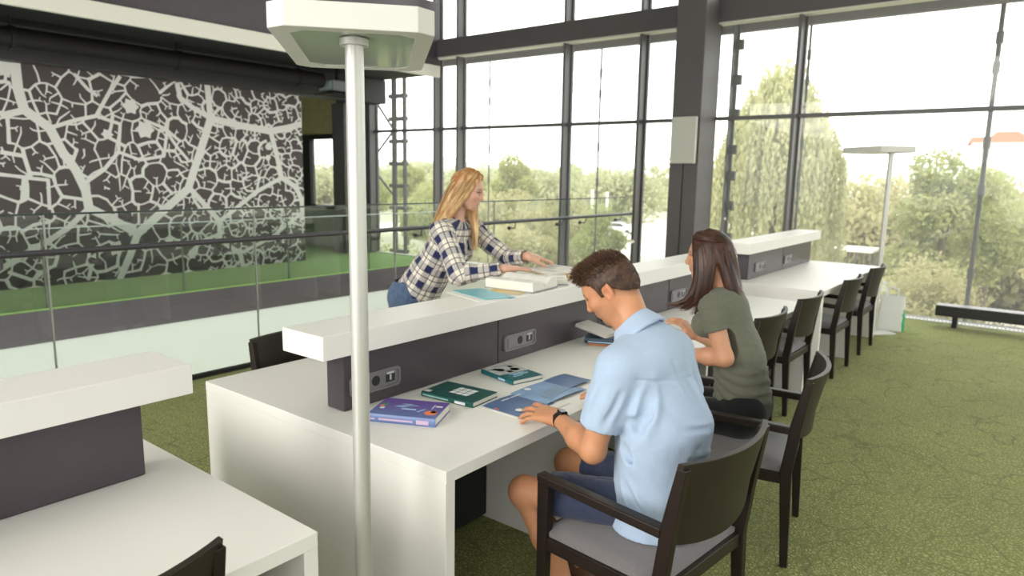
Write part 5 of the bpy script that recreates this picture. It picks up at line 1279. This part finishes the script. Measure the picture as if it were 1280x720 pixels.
for x, y, sc, v in [(-3.5, 30.5, 1.0, 2), (-2.9, 24.5, .85, 3), (2.4, 25.5, 1.1, 1), (-2.6, 40, 1.15, 0), (.8, 34, 1.1, 0), (-.2, 19.3, .62, 3), (4.9, 21, .75, 1)]:
    tree(v, x, y, sc, 'pale leafy tree in the bank of trees outside the right window', GA)
for x, y, sc, v in [(-57, 48, 1.1, 0), (-50, 47, 1.0, 2), (-44, 50, 1.05, 1), (-33, 33, .95, 0), (-26, 29, .8, 3), (-20.5, 27, .78, 1), (-16.5, 27.5, .7, 2), (-52, 36, .9, 3), (-27.5, 35, 1.0, 1), (-33.5, 43, 1.05, 2), (-39.5, 46, 1.05, 0), (-29, 42, .95, 3)]:
    tree(v, x, y, sc, 'green tree standing beyond the left windows', GB)
def belt(name, seed, n, xr, yr, hr, k, sz, mtl, label):
    rg = np.random.default_rng(seed)
    c = np.stack([rg.uniform(*xr, n), rg.uniform(*yr, n), rg.uniform(*hr, n)], 1)
    rr = rg.uniform(1.3, 2.4, n) * (sz / .2) ** .5
    i = rg.integers(0, n, k); d = rg.normal(size=(k, 3)); d /= np.linalg.norm(d, axis=1)[:, None]
    P = c[i] + d * rr[i][:, None] * rg.uniform(.6, 1.08, size=(k, 1)); P[:, 2] = np.maximum(P[:, 2], .1)
    ob = bpy.data.objects.new(name, leaf_mesh(name, P, sz, mtl, seed)); COL.objects.link(ob); ob.location = (0, 0, GZ); ob['kind'] = 'stuff'
    tag(ob, label, 'woods')
belt('woodland', 21, 150, (-150, -50), (92, 104), (.5, 6.0), 60000, .38, M_leafD, 'dense green woodland in the distance behind the left windows')
belt('woodland', 22, 260, (-260, -40), (120, 170), (.5, 7.0), 50000, .62, M_leafD, 'hazy far woodland along the horizon behind the left windows')
belt('shrubbery', 23, 70, (-34, -13.5), (22, 27), (.0, 1.6), 40000, .11, M_leafA, 'low green shrubs close below the left windows')
belt('woodland', 24, 110, (-14, 9), (44, 54), (.5, 5.2), 45000, .25, M_leafB, 'olive woodland far behind the bank of trees in the right window')
belt('shrubbery', 25, 46, (-2.6, 8), (16.5, 20), (.0, 1.9), 60000, .075, M_leafB, 'olive brown shrubs low outside the right window behind the bench')
# the tall willow
wl = empty('willow_tree', (-9.1, 28.5, GZ), 0, 'tall weeping willow with hanging pale branches outside, left of the far lamp', 'tree'); wl.scale = (1, 1, 1.13)
rg2 = np.random.default_rng(9); P = []
for q in range(420):
    th = rg2.uniform(0, 6.28); rr = 2.5 * math.sqrt(rg2.uniform(0, 1)); top = 7.6 + 2.9 * (1 - (rr / 2.6) ** 2) * rg2.uniform(.75, 1.0) - rr * .5
    ln = rg2.uniform(1.5, 5.5); x0, y0 = rr * math.cos(th), rr * math.sin(th)
    kk = int(ln * 24); tt = np.linspace(0, 1, kk)
    P.append(np.stack([x0 * (1 + .12 * tt) + rg2.normal(size=kk) * .06, y0 * (1 + .12 * tt) + rg2.normal(size=kk) * .06, np.maximum(.5, top - tt * ln)], 1))
ob = bpy.data.objects.new('foliage', leaf_mesh('foliage', np.concatenate(P), .10, M_leafW, 3, .75)); COL.objects.link(ob); ob.parent = wl
t = MB(); t.tube([(0, 0, 0), (.1, 0, 3), (0, .1, 7.5)], [.35, .28, .1], 10)
for q in range(7):
    an = q * .9; t.tube([(0, 0, 3 + q * .5), (math.cos(an) * 1.2, math.sin(an) * 1.2, 6.2 + q * .4), (math.cos(an) * 2, math.sin(an) * 2, 6.6 + q * .3)], [.12, .07, .03], 6)
t.build('trunk', M_bark, wl)
# red-roofed block
M_bw = mat('cream_render', (.78, .76, .70), .8); M_roof = mat('red_roof', (.46, .15, .095), .8); M_bwin = mat('dark_window', (.30, .33, .35), .3)
bd = empty('apartment_block', (-6.0, 120, GZ), .12, 'white apartment block with red roof far beyond the trees', 'building')
MB().box((-5.2, 0, 0), (14, 12, 12.6)).build('walls', M_bw, bd)
MB().prism([(-5.6, 12.6), (14.4, 12.6), (14.2, 13.3), (1, 13.3), (0, 14.0), (-2.5, 14.0), (-3.2, 13.3), (-5.4, 13.3)], 'y', -.4, 12.4).build('roof', M_roof, bd)
for fl in range(4):
    for c_ in range(6):
        MB().box((-4.6 + c_ * 3, -.06, 1.4 + fl * 3), (-3.0 + c_ * 3, .02, 2.9 + fl * 3)).build('window', M_bwin, bd, smooth=0)
# far white block on the horizon behind the left windows
for k, (x, y, ww, hh) in enumerate(((-150, 330, 26, 9), (-205, 350, 40, 8), (-118, 300, 18, 9))):
    b_ = empty('far_building', (x, y, GZ), 0, ('low white building on the horizon seen behind the middle left window', 'longest pale building on the horizon seen through the left windows', 'small white building on the horizon nearest the dark column')[k], 'building')
    MB().box((-ww / 2, 0, 0), (ww / 2, 8, hh)).build('walls', M_bw, b_)
    MB().box((-ww / 2 - .4, -.4, hh), (ww / 2 + .4, 8.4, hh + .8)).build('roof', M_bw, b_)
    for c_ in range(5): MB().box((-ww / 2 + ww * (c_ + .3) / 5, -.1, hh * .45), (-ww / 2 + ww * (c_ + .7) / 5, .02, hh * .75)).build('window', M_bwin, b_, smooth=0)
# bus shelter, cars, white posts
sh = empty('street_shelter', (-8.7, 40, GZ), .0, 'open shelter with flat white roof outside, left of the lamp pole', 'shelter')
MB().box((-1.0, -.8, 3.25), (1.3, .9, 3.42)).build('roof', M_bw, sh, bevel=.02)
for x in (-.9, -.2, .5, 1.2):
    for y in (-.7, .8): MB().tube([(x, y, 0), (x, y, 3.25)], .045, 8).build('post', M_mull, sh)
MB().box((-.6, -.2, 0), (.3, .5, 2.1)).build('counter', mat('dark_counter', (.12, .12, .12), .6), sh)
def car(x, y, rz, colr, label):
    c = empty('parked_car', (x, y, GZ + .03), rz, label, 'car', 'cars parked outside')
    m = MB(); prof = [(-2.1, .35), (2.1, .35), (2.15, .7), (1.9, .85), (1.1, .95), (.55, 1.4), (-1.1, 1.45), (-1.8, .98), (-2.12, .9)]
    m.prism(prof, 'y', -.85, .85); m.build('body', mat('car_' + label.split()[0], colr, .25, coat=.6), c, bevel=.06)
    MB().prism([(.98, .98), (.5, 1.36), (-1.05, 1.40), (-1.55, 1.0)], 'y', -.862, .862).build('window', mat('car_glass', (.05, .06, .07), .1), c)
    for wx in (-1.3, 1.3):
        for wy in (-.8, .8): MB().tube([(wx, wy - .1, .33), (wx, wy + .1, .33)], .33, 16).build('wheel', mat('tyre', (.02, .02, .02), .8), c)
car(-5.9, 37, 1.2, (.8, .8, .8), 'white car parked outside just right of the shelter')
car(-6.6, 43, 1.3, (.35, .37, .40), 'grey car parked behind the white one outside')
car(-42, 74, .3, (.85, .85, .85), 'bright white car in the lot beyond the left windows')
car(-46, 80, .2, (.2, .22, .25), 'dark car in the lot beyond the left windows')
car(-38.5, 66, .4, (.7, .7, .7), 'silver car in the lot beyond the left windows')
for k, (x, y, h) in enumerate(((-41, 60, 6.2), (-37.1, 60, 5.6), (-35.4, 60, 5.4))):
    p_ = empty('flag_pole', (x, y, GZ), 0, ('leftmost of three white poles outside, left of the thick mullion', 'middle white pole of three outside, left of the thin rod', 'rightmost white pole of three outside, right of the thin rod')[k], 'pole')
    MB().tube([(0, 0, 0), (0, 0, h)], [.16, .12], 10).build('shaft', M_bw, p_); MB().tube([(0, 0, 0), (0, 0, .25)], .35, 12).build('foot', M_lot, p_)
